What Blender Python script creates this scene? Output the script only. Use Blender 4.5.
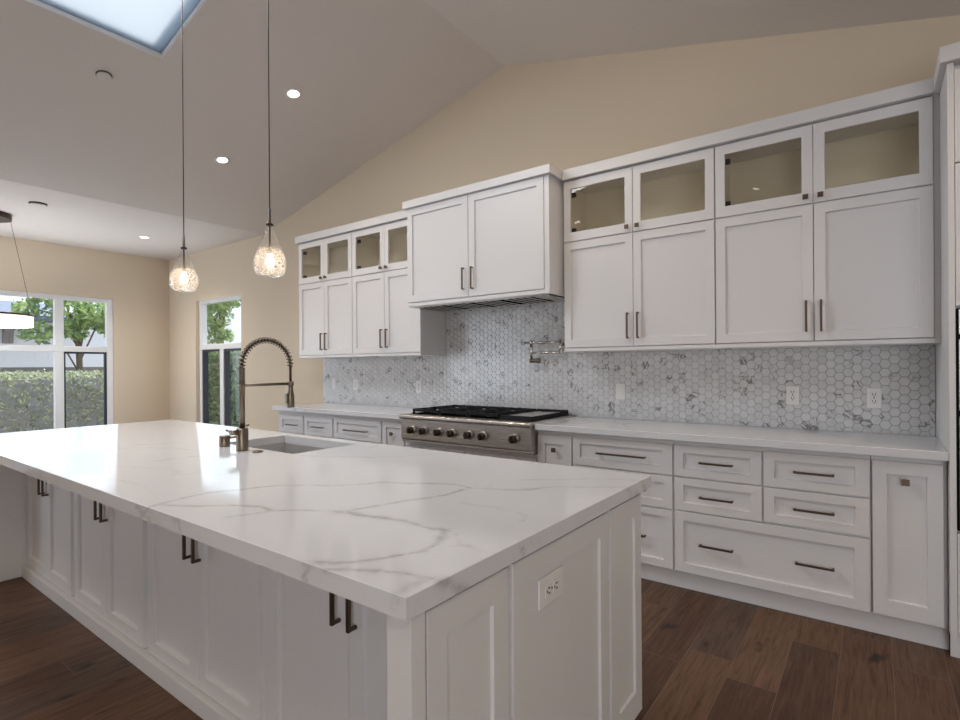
import bpy, bmesh, math, random
import numpy as np
from mathutils import Vector, Matrix
random.seed(7); rng = np.random.default_rng(7)
SC = bpy.context.scene
for _o in list(bpy.data.objects): bpy.data.objects.remove(_o)
COL = SC.collection

# ------------------------------------------------------------------ camera
cam_d = bpy.data.cameras.new('camera'); cam = bpy.data.objects.new('camera', cam_d); COL.objects.link(cam)
cam_d.sensor_width = 36; cam_d.lens = 533.581 / 960 * 36; cam_d.shift_y = 6.0 / 960
cam_d.clip_start = .05; cam_d.clip_end = 300
cam.matrix_world = (Matrix.Translation((0, -3.787, 1.311)) @ Matrix.Rotation(.638, 4, 'Z')
                    @ Matrix.Rotation(math.pi / 2, 4, 'X') @ Matrix.Rotation(-.007, 4, 'Z'))
SC.camera = cam
# ------------------------------------------------------------------ view, world, sun, daylight
vs = SC.view_settings
SC.display_settings.display_device = 'sRGB'
vs.view_transform = 'Standard'; vs.look = 'None'; vs.gamma = 1; vs.use_curve_mapping = False
vs.exposure = -0.37
world = bpy.data.worlds.new('sky'); SC.world = world; world.use_nodes = True
wn = world.node_tree; wn.nodes.clear()
w_out = wn.nodes.new('ShaderNodeOutputWorld'); w_bg = wn.nodes.new('ShaderNodeBackground')
w_tc = wn.nodes.new('ShaderNodeTexCoord'); w_sep = wn.nodes.new('ShaderNodeSeparateXYZ'); w_r = wn.nodes.new('ShaderNodeValToRGB')
wn.links.new(w_tc.outputs['Generated'], w_sep.inputs[0]); wn.links.new(w_sep.outputs['Z'], w_r.inputs[0])
w_r.color_ramp.elements[0].color = (.86, .91, 1, 1); w_r.color_ramp.elements[0].position = 0.0
w_r.color_ramp.elements[1].color = (.62, .78, 1, 1); w_r.color_ramp.elements[1].position = .9
wn.links.new(w_r.outputs[0], w_bg.inputs[0]); wn.links.new(w_bg.outputs[0], w_out.inputs[0])
w_bg.inputs[1].default_value = 2.1


def lamp(name, kind, loc, energy, color, direction=None, **kw):
    d = bpy.data.lights.new(name, kind); d.energy = energy; d.color = color
    for k, v in kw.items(): setattr(d, k, v)
    o = bpy.data.objects.new(name, d); COL.objects.link(o); o.location = loc
    if direction is not None: o.rotation_euler = Vector(direction).to_track_quat('-Z', 'Y').to_euler()
    return o


sun = lamp('sun', 'SUN', (0, 0, 10), 10., (1, .95, .86), (.22, -.35, -.9), angle=.01)
DAY = (.93, .96, 1)
lamp('unseen_fill_behind', 'AREA', (1.85, -6.42, 1.25), 55, (.97, .97, 1), (-.1, 1, .12), shape='RECTANGLE', size=2.0, size_y=2.2)  # added fill lamp behind the camera, at an assumed opening
lamp('unseen_fill_left', 'AREA', (-7.2, -6.42, 1.3), 54, (.70, .84, 1), (.05, 1, .12), shape='RECTANGLE', size=2.2, size_y=2.2)  # added fill lamp out of view, brightens the left end of the room
lamp('daylight_far_window', 'AREA', (-8.70, -2.0, 1.35), 23, (.72, .85, 1), (1, 0, .1), shape='RECTANGLE', size=2.5, size_y=1.9)
lamp('daylight_corner_window', 'AREA', (-7.33, -.04, 1.35), 13, (.72, .85, 1), (0, -1, .1), shape='RECTANGLE', size=1.1, size_y=1.9)
lamp('daylight_skylight', 'AREA', (-3.3, -2.75, 3.60), 62, DAY, (.2, 0, -1), shape='RECTANGLE', size=1.2, size_y=1.2)

# ------------------------------------------------------------------ materials
MATS = {}


def new_mat(name):
    m = bpy.data.materials.new(name); m.use_nodes = True
    nt = m.node_tree; b = nt.nodes['Principled BSDF']; MATS[name] = m
    return m, nt, b


def pm(name, col, rough=.5, metal=0., **kw):
    m, nt, b = new_mat(name)
    b.inputs['Base Color'].default_value = (*col, 1); b.inputs['Roughness'].default_value = rough
    b.inputs['Metallic'].default_value = metal
    for k, v in kw.items(): b.inputs[k].default_value = v
    return m


def N(nt, t, **kw):
    n = nt.nodes.new('ShaderNode' + t)
    for k, v in kw.items():
        if isinstance(k, str) and k.startswith('i_'):
            key = k[2:]; n.inputs[int(key) if key.isdigit() else key.replace('_', ' ')].default_value = v
        else: setattr(n, k, v)
    return n


def ramp(nt, fac, stops):
    r = nt.nodes.new('ShaderNodeValToRGB'); e = r.color_ramp.elements
    while len(e) < len(stops): e.new(.5)
    for el, (p, c) in zip(e, stops):
        el.position = p; el.color = (*c, 1) if len(c) == 3 else c
    nt.links.new(fac, r.inputs[0]); return r.outputs[0]


def mix(nt, fac, a, b, mode='MIX'):
    m = nt.nodes.new('ShaderNodeMix'); m.data_type = 'RGBA'; m.blend_type = mode
    for s, v in ((m.inputs[0], fac), (m.inputs[6], a), (m.inputs[7], b)):
        if hasattr(v, 'is_output'): nt.links.new(v, s)
        elif isinstance(v, (int, float)): s.default_value = v
        else: s.default_value = (*v, 1)
    return m.outputs[2]


def math_(nt, op, a, b=None, c=None):
    n = nt.nodes.new('ShaderNodeMath'); n.operation = op
    for i, v in enumerate((a, b, c)):
        if v is None: continue
        if hasattr(v, 'is_output'): nt.links.new(v, n.inputs[i])
        else: n.inputs[i].default_value = v
    return n.outputs[0]


def world_pos(nt): return N(nt, 'NewGeometry').outputs['Position']


def mapping(nt, vec, scale=(1, 1, 1), loc=(0, 0, 0)):
    m = N(nt, 'Mapping'); nt.links.new(vec, m.inputs[0]); m.inputs['Scale'].default_value = scale; m.inputs['Location'].default_value = loc
    return m.outputs[0]


def noise(nt, vec, scale, detail=3, rough=.5, dist=0.):
    n = N(nt, 'TexNoise'); n.inputs['Scale'].default_value = scale; n.inputs['Detail'].default_value = detail
    n.inputs['Roughness'].default_value = rough; n.inputs['Distortion'].default_value = dist
    nt.links.new(vec, n.inputs['Vector']); return n.outputs[0]


def bump(nt, b, h, strength=.1, dist=.002):
    n = N(nt, 'Bump'); n.inputs['Strength'].default_value = strength; n.inputs['Distance'].default_value = dist
    nt.links.new(h, n.inputs['Height']); nt.links.new(n.outputs[0], b.inputs['Normal'])


def plaster(name, col):
    m, nt, b = new_mat(name); p = world_pos(nt)
    b.inputs['Roughness'].default_value = .85
    n1 = noise(nt, p, 1.3, 2); c = mix(nt, n1, [x * .985 for x in col], [min(1, x * 1.015) for x in col])
    nt.links.new(c, b.inputs['Base Color']); bump(nt, b, noise(nt, p, 140, 2), .08, .001)
    return m


M_WALL = plaster('cream_wall_paint', (.69, .59, .455))
M_CEIL = plaster('ceiling_paint', (.72, .67, .63))
M_TRIMW = pm('white_vinyl', (.82, .83, .84), .35)
M_CAB = pm('white_cabinet_paint', (.725, .72, .73), .38)
M_INT = pm('cabinet_interior', (.82, .76, .665), .6)
M_BRONZE = pm('brushed_bronze', (.17, .13, .095), .34, 1.)
M_DKBR = pm('dark_bronze', (.075, .055, .045), .38, 1.)
M_PULL = pm('dark_bronze_pull', (.11, .085, .065), .36, 1.)
M_GUN = pm('faucet_bronze', (.24, .20, .155), .3, 1.)
M_CHROME = pm('polished_nickel', (.72, .69, .65), .12, 1.)
M_BLACK = pm('cast_iron', (.010, .011, .013), .6, **{'Specular IOR Level': .2})
M_MATTBLK = pm('matt_black', (.006, .006, .006), 1., **{'Specular IOR Level': 0.})  # flat black: painted shade between the hood slats, also the burner tray
M_BLKTRIM = pm('dark_window_gasket', (.02, .025, .04), .4)
M_PLATE = pm('white_plastic', (.80, .79, .78), .3)
M_SLOT = pm('slot_and_gap_shade', (.03, .03, .03), .5)
M_DKSLOT = pm('shadow_gap_filler', (.30, .27, .22), .6)
M_BAFFLE = pm('baffle_steel', (.78, .77, .76), .4, .7)
M_SINK = pm('sink_steel', (.60, .60, .61), .42, .6)
M_STUCCO = pm('white_stucco', (.82, .82, .84), .9)
M_ROOF = pm('slate_roof', (.15, .18, .25), .85)
M_TIMBER = pm('grey_timber', (.22, .20, .19), .8)
M_SOIL = pm('paving', (.42, .40, .38), .9)
M_BARK = pm('bark', (.16, .12, .09), .9)


def steel():
    m, nt, b = new_mat('brushed_stainless'); p = mapping(nt, world_pos(nt), (2, 2, 160))
    n = noise(nt, p, 3, 4)
    b.inputs['Metallic'].default_value = 1
    nt.links.new(ramp(nt, n, [(.3, (.50, .465, .425)), (.7, (.64, .605, .565))]), b.inputs['Base Color'])
    nt.links.new(ramp(nt, n, [(.3, (.24,) * 3), (.7, (.36,) * 3)]), b.inputs['Roughness'])
    return m


M_STEEL = steel()


def leaf_mat(name, c1, c2):
    m, nt, b = new_mat(name)
    oi = N(nt, 'Attribute', attribute_name='rnd')
    nt.links.new(mix(nt, oi.outputs['Fac'], c1, c2), b.inputs['Base Color'])
    b.inputs['Roughness'].default_value = .55
    tr = N(nt, 'BsdfTranslucent'); nt.links.new(mix(nt, oi.outputs['Fac'], c1, c2), tr.inputs[0])
    ms = N(nt, 'MixShader'); ms.inputs[0].default_value = .35
    nt.links.new(b.outputs[0], ms.inputs[1]); nt.links.new(tr.outputs[0], ms.inputs[2])
    nt.links.new(ms.outputs[0], nt.nodes['Material Output'].inputs[0])
    return m


M_LEAF = leaf_mat('tree_leaf', (.13, .25, .09), (.46, .58, .24))
M_HEDGE = leaf_mat('hedge_leaf', (.26, .29, .20), (.62, .66, .44))
M_HCORE = pm('hedge_twigs', (.34, .34, .37), .9)
M_SHRUB = leaf_mat('shrub_leaf', (.07, .15, .08), (.36, .46, .24))


def glass(name, tint=(.97, .985, .99), ior=1.45, rough=0., extra=0.):
    m, nt, b = new_mat(name); nt.nodes.remove(b)
    t = N(nt, 'BsdfTransparent'); t.inputs[0].default_value = (*tint, 1)
    g = N(nt, 'BsdfGlossy'); g.inputs['Roughness'].default_value = rough
    lw = N(nt, 'LayerWeight'); lw.inputs[0].default_value = .5      # facing = 1 - |cos|, the same from both sides of the pane
    fr = math_(nt, 'MULTIPLY_ADD', math_(nt, 'POWER', lw.outputs['Facing'], 5.), .95, .042)
    s = N(nt, 'MixShader'); nt.links.new(fr, s.inputs[0])
    nt.links.new(t.outputs[0], s.inputs[1]); nt.links.new(g.outputs[0], s.inputs[2])
    nt.links.new(s.outputs[0], nt.nodes['Material Output'].inputs[0]); return m


M_GLASS = glass('window_glass')
M_CABGLASS = glass('cabinet_glass', (.95, .94, .90))


def frosted():
    m, nt, b = new_mat('frosted_skylight'); nt.nodes.remove(b)
    t = N(nt, 'BsdfTranslucent'); t.inputs[0].default_value = (.47, .50, .53, 1)
    tr = N(nt, 'BsdfTransparent'); s = N(nt, 'MixShader'); s.inputs[0].default_value = .04
    nt.links.new(t.outputs[0], s.inputs[1]); nt.links.new(tr.outputs[0], s.inputs[2])
    nt.links.new(s.outputs[0], nt.nodes['Material Output'].inputs[0]); return m


M_FROST = frosted()


def crackle():
    m, nt, b = new_mat('crackled_glass'); nt.nodes.remove(b)
    p = world_pos(nt)
    v = N(nt, 'TexVoronoi'); v.feature = 'DISTANCE_TO_EDGE'; v.inputs['Scale'].default_value = 80; nt.links.new(p, v.inputs['Vector'])
    bm_ = N(nt, 'Bump'); bm_.inputs['Strength'].default_value = .5; bm_.inputs['Distance'].default_value = .004
    nt.links.new(v.outputs['Distance'], bm_.inputs['Height'])
    t = N(nt, 'BsdfTransparent'); gl = N(nt, 'BsdfGlossy'); gl.inputs['Roughness'].default_value = .06; nt.links.new(bm_.outputs[0], gl.inputs['Normal'])
    tl = N(nt, 'BsdfTranslucent'); tl.inputs[0].default_value = (1, .93, .88, 1)
    tc = N(nt, 'TexCoord'); sp = N(nt, 'SeparateXYZ'); nt.links.new(tc.outputs['Generated'], sp.inputs[0])
    low = ramp(nt, sp.outputs[2], [(.36, (1,) * 3), (.46, (.06,) * 3)])
    crk = ramp(nt, v.outputs['Distance'], [(0, (.42,) * 3), (.2, (.03,) * 3)])
    a = N(nt, 'MixShader'); nt.links.new(math_(nt, 'MULTIPLY', crk, low), a.inputs[0]); nt.links.new(t.outputs[0], a.inputs[1]); nt.links.new(tl.outputs[0], a.inputs[2])
    lw = N(nt, 'LayerWeight'); lw.inputs[0].default_value = .5
    rim = math_(nt, 'MULTIPLY_ADD', math_(nt, 'POWER', lw.outputs['Facing'], 3.), .8, .04)
    s = N(nt, 'MixShader'); nt.links.new(rim, s.inputs[0]); nt.links.new(a.outputs[0], s.inputs[1]); nt.links.new(gl.outputs[0], s.inputs[2])
    nt.links.new(s.outputs[0], nt.nodes['Material Output'].inputs[0]); return m


M_CRACK = crackle()


def emit(name, col, strength):
    m, nt, b = new_mat(name); b.inputs['Base Color'].default_value = (*col, 1)
    b.inputs['Emission Color'].default_value = (*col, 1); b.inputs['Emission Strength'].default_value = strength
    return m


M_BULB = emit('bulb_glow', (1, .78, .50), 16)
M_DOWN = emit('downlight_glow', (1, .93, .82), 9)
M_SHADE = emit('lit_drum_shade', (1, .95, .90), 1.6)


def quartz(attr):
    m, nt, b = new_mat('quartz_island' if attr else 'quartz_counter'); p = world_pos(nt)
    base = mix(nt, noise(nt, p, 2.2, 4), (.68, .695, .735), (.735, .75, .785))
    br = ramp(nt, noise(nt, p, 38, 4, .65), [(.25, (.35,) * 3), (.6, (1,) * 3)])
    n2 = N(nt, 'TexNoise'); n2.inputs['Scale'].default_value = 1.6; n2.inputs['Detail'].default_value = 5; nt.links.new(p, n2.inputs['Vector'])
    add = N(nt, 'VectorMath'); add.operation = 'MULTIPLY_ADD'; nt.links.new(n2.outputs['Color'], add.inputs[0])
    add.inputs[1].default_value = (.9, .9, .9); nt.links.new(p, add.inputs[2])
    v = N(nt, 'TexVoronoi'); v.feature = 'DISTANCE_TO_EDGE'; v.inputs['Scale'].default_value = 1.5; nt.links.new(add.outputs[0], v.inputs['Vector'])
    thin = ramp(nt, v.outputs['Distance'], [(0, (1,) * 3), (.022, (0,) * 3)])
    mask = ramp(nt, noise(nt, p, 1.1, 2), [(.48, (0,) * 3), (.62, (1,) * 3)])
    gen = math_(nt, 'MULTIPLY', math_(nt, 'MULTIPLY', thin, mask), .13 if attr else .55)
    if attr:
        at = N(nt, 'Attribute', attribute_name='vein')
        gen = math_(nt, 'MAXIMUM', gen, math_(nt, 'MULTIPLY', math_(nt, 'MULTIPLY', at.outputs['Fac'], 1.3), br))
    c = mix(nt, gen, base, (.30, .295, .30))
    nt.links.new(c, b.inputs['Base Color']); b.inputs['Roughness'].default_value = .09
    b.inputs['Specular IOR Level'].default_value = .28
    return m


M_QI = quartz(True); M_QC = quartz(False)


def marble_tile():
    m, nt, b = new_mat('marble_hexagon'); p = world_pos(nt)
    at = N(nt, 'Attribute', attribute_name='rnd')
    base = mix(nt, at.outputs['Fac'], (.64, .645, .655), (.71, .712, .715))
    off = N(nt, 'VectorMath'); off.operation = 'MULTIPLY_ADD'; comb = N(nt, 'CombineXYZ')
    for i in range(3): nt.links.new(math_(nt, 'MULTIPLY', at.outputs['Fac'], (31., 17., 53.)[i]), comb.inputs[i])
    nt.links.new(comb.outputs[0], off.inputs[0]); off.inputs[1].default_value = (1, 1, 1); nt.links.new(p, off.inputs[2])
    n = noise(nt, off.outputs[0], 11, 3, .55, .7)
    ridge = math_(nt, 'ABSOLUTE', math_(nt, 'SUBTRACT', n, .5))
    line = ramp(nt, ridge, [(0, (1,) * 3), (.045, (0,) * 3)])
    msk = ramp(nt, at.outputs['Fac'], [(.0, (1,) * 3), (.10, (.9,) * 3), (.16, (.15,) * 3), (1, (.04,) * 3)])
    soft = ramp(nt, noise(nt, off.outputs[0], 9, 2), [(.5, (0,) * 3), (.8, (.16,) * 3)])
    f = math_(nt, 'MAXIMUM', math_(nt, 'MULTIPLY', line, msk), soft)
    nt.links.new(mix(nt, f, base, (.17, .165, .16)), b.inputs['Base Color'])
    b.inputs['Roughness'].default_value = .16
    return m


M_TILE = marble_tile()
M_GROUT = pm('grout', (.33, .33, .335), .8)


def wood():
    m, nt, b = new_mat('walnut_planks'); p = world_pos(nt)
    sp = N(nt, 'SeparateXYZ'); nt.links.new(p, sp.inputs[0])
    cb = N(nt, 'CombineXYZ'); nt.links.new(math_(nt, 'ADD', sp.outputs[1], 20.13), cb.inputs[0]); nt.links.new(math_(nt, 'ADD', sp.outputs[0], 18.747), cb.inputs[1])
    br = N(nt, 'TexBrick'); nt.links.new(cb.outputs[0], br.inputs['Vector'])
    br.offset = .41; br.offset_frequency = 3; br.squash = .7; br.squash_frequency = 2
    br.inputs['Scale'].default_value = 1; br.inputs['Brick Width'].default_value = 1.25; br.inputs['Row Height'].default_value = .188
    br.inputs['Mortar Size'].default_value = .0011; br.inputs['Mortar Smooth'].default_value = .1; br.inputs['Bias'].default_value = 0
    br.inputs['Color1'].default_value = (0, 0, 0, 1); br.inputs['Color2'].default_value = (1, 1, 1, 1); br.inputs['Mortar'].default_value = (.5, .5, .5, 1)
    tone = ramp(nt, br.outputs['Color'], [(0, (.070, .034, .019)), (.35, (.120, .059, .032)), (.65, (.145, .076, .043)), (1, (.092, .054, .036))])
    idv = N(nt, 'VectorMath'); idv.operation = 'MULTIPLY_ADD'; nt.links.new(br.outputs['Color'], idv.inputs[0]); idv.inputs[1].default_value = (7, 7, 7); nt.links.new(p, idv.inputs[2])
    g = noise(nt, mapping(nt, idv.outputs[0], (26, 1.6, 1)), 2.2, 6, .62, .8)
    g2 = noise(nt, mapping(nt, idv.outputs[0], (150, 6, 1)), 2, 3)
    grain = ramp(nt, g, [(.3, (.52,) * 3), (.5, (1,) * 3), (.75, (1.3,) * 3)])
    grain2 = ramp(nt, g2, [(.3, (.86,) * 3), (.7, (1.1,) * 3)])
    kn = noise(nt, mapping(nt, idv.outputs[0], (5.5, 2.6, 1)), 1.7, 2)
    knot = ramp(nt, kn, [(.66, (1,) * 3), (.74, (.25,) * 3)])
    c = mix(nt, 1., tone, grain, 'MULTIPLY'); c = mix(nt, 1., c, grain2, 'MULTIPLY'); c = mix(nt, 1., c, knot, 'MULTIPLY')
    c = mix(nt, math_(nt, 'MULTIPLY', br.outputs['Fac'], .75), c, (.20, .155, .125))
    nt.links.new(c, b.inputs['Base Color']); nt.links.new(ramp(nt, g, [(.3, (.5,) * 3), (.7, (.36,) * 3)]), b.inputs['Roughness'])
    bump(nt, b, g, .12, .002); b.inputs['Specular IOR Level'].default_value = .3
    return m


M_WOOD = wood()


# ------------------------------------------------------------------ mesh helpers
class MB:
    def __init__(s): s.v = []; s.f = []; s.mi = []; s.sm = []; s.m = 0

    def add(s, vs_, fs, smooth=False):
        o = len(s.v); s.v += [tuple(map(float, q)) for q in vs_]
        for f in fs: s.f.append([i + o for i in f]); s.mi.append(s.m); s.sm.append(smooth)

    def box(s, x0, x1, y0, y1, z0, z1):
        x0, x1 = sorted((x0, x1)); y0, y1 = sorted((y0, y1)); z0, z1 = sorted((z0, z1))
        s.add([(x, y, z) for z in (z0, z1) for y in (y0, y1) for x in (x0, x1)],
              [(0, 2, 3, 1), (4, 5, 7, 6), (0, 1, 5, 4), (2, 6, 7, 3), (0, 4, 6, 2), (1, 3, 7, 5)]); return s

    def lathe(s, c, prof, axis=(0, 0, 1), n=24, smooth=True, close=True):
        a = Vector(axis).normalized(); u = a.orthogonal().normalized(); w = a.cross(u); c = Vector(c)
        vs_ = []; k = len(prof)
        for r, h in prof:
            for i in range(n):
                t = 2 * math.pi * i / n; vs_.append(c + a * h + (u * math.cos(t) + w * math.sin(t)) * r)
        fs = [(j * n + i, j * n + (i + 1) % n, (j + 1) * n + (i + 1) % n, (j + 1) * n + i) for j in range(k - 1) for i in range(n)]
        s.add(vs_, fs, smooth)
        if close:
            o = len(s.v) - n * k
            for idx, rev in ((0, True), (k - 1, False)):
                if prof[idx][0] > 1e-6:
                    L = [o + idx * n + i for i in range(n)]
                    s.f.append(L[::-1] if rev else L); s.mi.append(s.m); s.sm.append(False)
        return s

    def cyl(s, p0, p1, r, n=20, r1=None):
        p0, p1 = Vector(p0), Vector(p1); d = p1 - p0
        return s.lathe(p0, [(r, 0), (r if r1 is None else r1, d.length)], d, n)

    def tube(s, pts, r, n=8):
        pts = [Vector(p) for p in pts]; k = len(pts); vs_ = []
        up = None
        for i, p in enumerate(pts):
            d = (pts[min(i + 1, k - 1)] - pts[max(i - 1, 0)]).normalized()
            u = d.orthogonal().normalized() if up is None else (up - d * up.dot(d)).normalized()
            up = u; w = d.cross(u)
            for j in range(n):
                t = 2 * math.pi * j / n; vs_.append(p + (u * math.cos(t) + w * math.sin(t)) * r)
        fs = [(i * n + j, i * n + (j + 1) % n, (i + 1) * n + (j + 1) % n, (i + 1) * n + j) for i in range(k - 1) for j in range(n)]
        fs += [tuple(range(n))[::-1], tuple((k - 1) * n + j for j in range(n))]
        s.add(vs_, fs, True); return s

    def prism(s, poly, axis, a0, a1):
        """poly: 2-D outline; axis 'x' | 'y' | 'z' extrudes it from a0 to a1."""
        def P(q, a): return {'x': (a, q[0], q[1]), 'y': (q[0], a, q[1]), 'z': (q[0], q[1], a)}[axis]
        n = len(poly); vs_ = [P(q, a0) for q in poly] + [P(q, a1) for q in poly]
        fs = [tuple(range(n))[::-1], tuple(range(n, 2 * n))] + [(i, (i + 1) % n, n + (i + 1) % n, n + i) for i in range(n)]
        s.add(vs_, fs); return s


ORG = {}


def link(o, root, parent, wloc):
    ORG[o.name] = Vector(wloc)
    if parent is not None:
        o.parent = parent; o.location = Vector(wloc) - ORG[parent.name]
    else: o.location = wloc
    COL.objects.link(o); return o


def build(name, mb, mats, parent=None, bevel=0., loc=None, segs=2):
    me = bpy.data.meshes.new(name)
    V = np.array(mb.v); lo, hi = V.min(0), V.max(0)
    c = Vector(((lo[0] + hi[0]) / 2, (lo[1] + hi[1]) / 2, lo[2])) if loc is None else Vector(loc)
    me.from_pydata([Vector(v) - c for v in mb.v], [], mb.f)
    if not isinstance(mats, (list, tuple)): mats = [mats]
    for m in mats: me.materials.append(m)
    me.polygons.foreach_set('material_index', mb.mi); me.polygons.foreach_set('use_smooth', mb.sm)
    bm = bmesh.new(); bm.from_mesh(me); bmesh.ops.recalc_face_normals(bm, faces=bm.faces); bm.to_mesh(me); bm.free()
    o = bpy.data.objects.new(name, me)
    link(o, None, parent, c)
    if bevel:
        b = o.modifiers.new('bevel', 'BEVEL'); b.width = bevel; b.segments = segs; b.limit_method = 'ANGLE'; b.angle_limit = .6
    return o


def tag(o, label, cat, group=None, kind='thing'):
    o['label'] = label; o['category'] = cat
    if group: o['group'] = group
    if kind != 'thing': o['kind'] = kind
    return o


def thing(name, loc, label, cat, group=None):
    o = bpy.data.objects.new(name, None); o.empty_display_size = .1
    link(o, None, None, loc); return tag(o, label, cat, group)


def struct(name, mb, mats, parent=None, bevel=0.):
    o = build(name, mb, mats, parent, bevel)
    if parent is None: o['kind'] = 'structure'
    return o


# panel frames: local (u, w, n) -> world.  facing '-y': u=+x ; facing '+x': u=+y ; facing '+y': u = -x
def XF(face, n0):
    if face == '-y': return lambda u, w, d: (u, n0 - d, w)
    if face == '+x': return lambda u, w, d: (n0 + d, u, w)


def shaker(mb, T, u0, u1, w0, w1, th=.02, fr=.055, rec=.013, ch=.003, hole=False, rails=None):
    """A shaker front: flat stiles and rails round a recessed panel; hole=True leaves it open for glass."""
    l, r, b, t = rails or (fr, fr, fr, fr)
    O = [(u0, w0), (u1, w0), (u1, w1), (u0, w1)]
    I = [(u0 + l, w0 + b), (u1 - r, w0 + b), (u1 - r, w1 - t), (u0 + l, w1 - t)]
    J = [(I[0][0] + ch, I[0][1] + ch), (I[1][0] - ch, I[1][1] + ch), (I[2][0] - ch, I[2][1] - ch), (I[3][0] + ch, I[3][1] - ch)]
    e = .0015
    Oe = [(u0 + e, w0 + e), (u1 - e, w0 + e), (u1 - e, w1 - e), (u0 + e, w1 - e)]
    V = [T(*q, 0) for q in O] + [T(*q, th - e) for q in O] + [T(*q, th) for q in Oe] + [T(*q, th) for q in I]
    F = []
    def ring(a, b_): return [(a + i, a + (i + 1) % 4, b_ + (i + 1) % 4, b_ + i) for i in range(4)]
    F += ring(0, 4) + ring(4, 8) + ring(8, 12)
    if hole:
        V += [T(*q, 0) for q in I]; F += ring(12, 16) + ring(16, 0)
    else:
        V += [T(*q, th - rec) for q in J]; F += ring(12, 16) + [(16, 17, 18, 19), (3, 2, 1, 0)]
    mb.add(V, F)


def bar_pull(T, u, w, L, vertical, parent, mat, base=.02, out=.032, sec=.011):
    mb = MB(); h = sec / 2
    def bx(u0, u1, w0, w1, d0, d1):
        p, q = T(u0, w0, d0), T(u1, w1, d1); mb.box(p[0], q[0], p[1], q[1], p[2], q[2])
    if vertical:
        bx(u - h, u + h, w - L / 2, w + L / 2, base + out - sec, base + out)
        for s in (-1, 1): bx(u - h * .8, u + h * .8, w + s * (L / 2 - h) - h, w + s * (L / 2 - h) + h, base, base + out - h)
    else:
        bx(u - L / 2, u + L / 2, w - h, w + h, base + out - sec, base + out)
        for s in (-1, 1): bx(u + s * (L / 2 - h) - h, u + s * (L / 2 - h) + h, w - h * .8, w + h * .8, base, base + out - h)
    return build('handle', mb, mat, parent, .0012)


def knob(T, u, w, parent, mat, base=.02, s=.027):
    mb = MB(); h = s / 2
    def bx(u0, u1, w0, w1, d0, d1):
        p, q = T(u0, w0, d0), T(u1, w1, d1); mb.box(p[0], q[0], p[1], q[1], p[2], q[2])
    bx(u - .006, u + .006, w - .006, w + .006, base, base + .02); bx(u - h, u + h, w - h, w + h, base + .018, base + .028)
    return build('knob', mb, mat, parent, .0015)


# ------------------------------------------------------------------ the setting
XW, YL, XN = -8.807, -6.5, 3.0
XS, ZS, XR, ZR = -6.182, 2.987, -2.518, 3.862
def zl(x): return ZS + .2388 * (x - XS)
def zr(x): return ZR - .2467 * (x - XR)


mb = MB().box(XW - .2, XN + .2, YL - .2, .2, -.1, 0); struct('floor', mb, M_WOOD)

WK = (-7.97, -6.735, .30, 2.29)     # corner window opening in the range wall (x0, x1, z0, z1)
mb = MB()
def col_(x0, x1, za, zb0, zb1): mb.prism([(x0, za), (x1, za), (x1, zb1), (x0, zb0)], 'y', 0, .16)
col_(XW - .2, WK[0], 0, ZS, ZS); col_(WK[0], WK[1], 0, WK[2], WK[2]); col_(WK[0], WK[1], WK[3], ZS, ZS)
col_(WK[1], XS, 0, ZS, ZS); col_(XS, XR, 0, ZS, ZR); col_(XR, XN + .2, 0, ZR, zr(XN + .2))
struct('wall_right', mb, M_WALL)

WF = (-3.3, -.757, .30, 2.31)      # far window opening (y0, y1, z0, z1)
mb = MB()
mb.box(XW - .16, XW, YL - .2, WF[0], 0, ZS); mb.box(XW - .16, XW, WF[1], 0, 0, ZS)
mb.box(XW - .16, XW, WF[0], WF[1], 0, WF[2]); mb.box(XW - .16, XW, WF[0], WF[1], WF[3], ZS)
struct('wall_far', mb, M_WALL)

WD = (.8, 2.9, 0, 2.4)           # assumed opening behind the camera, put in for its fill light
mb = MB()
def coll(x0, x1, za, zb0, zb1): mb.prism([(x0, za), (x1, za), (x1, zb1), (x0, zb0)], 'y', YL - .16, YL)
coll(XW - .2, -8.4, 0, ZS, ZS); coll(-8.4, XS, 2.4, ZS, ZS); coll(XS, XR, 0, ZS, ZR); coll(XR, WD[0], 0, ZR, zr(WD[0])); coll(WD[0], WD[1], 2.4, zr(WD[0]), zr(WD[1]))  # the gap at the far left is another added opening for fill light
coll(WD[1], XN + .2, 0, zr(WD[1]), zr(XN + .2))
struct('wall_left', mb, M_WALL)
mb = MB()
mb.box(XN, XN + .16, YL - .2, 0, 0, zr(XN))
struct('wall_near', mb, M_WALL)

# ceiling: flat part, left slope with the skylight hole, right slope
SK = (-4.043, -2.60, -3.55, -2.085)     # skylight x0,x1,y0,y1
T_ = .2
mb = MB(); mb.box(XW - .2, XS, YL - .2, .2, ZS, ZS + T_)
def slab(x0, x1, y0, y1, zf): mb.prism([(x0, zf(x0)), (x1, zf(x1)), (x1, zf(x1) + T_), (x0, zf(x0) + T_)], 'y', y0, y1)
slab(XS, SK[0], YL - .2, .2, zl); slab(SK[1], XR, YL - .2, .2, zl)
slab(SK[0], SK[1], YL - .2, SK[2], zl); slab(SK[0], SK[1], SK[3], .2, zl)
slab(XR, XN + .2, YL - .2, .2, zr)
struct('ceiling', mb, M_CEIL)
mb = MB()
def well(x0, x1, y0, y1): mb.prism([(x0, zl(x0) + .001), (x1, zl(x1) + .001), (x1, zl(x1) + T_ + .02), (x0, zl(x0) + T_ + .02)], 'y', y0, y1)
well(SK[0], SK[0] + .012, SK[2], SK[3]); well(SK[1] - .012, SK[1], SK[2], SK[3]); well(SK[0], SK[1], SK[2], SK[2] + .012); well(SK[0], SK[1], SK[3] - .012, SK[3])
sky = struct('window_3', mb, M_TRIMW)
mb = MB(); z_ = .03
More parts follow.
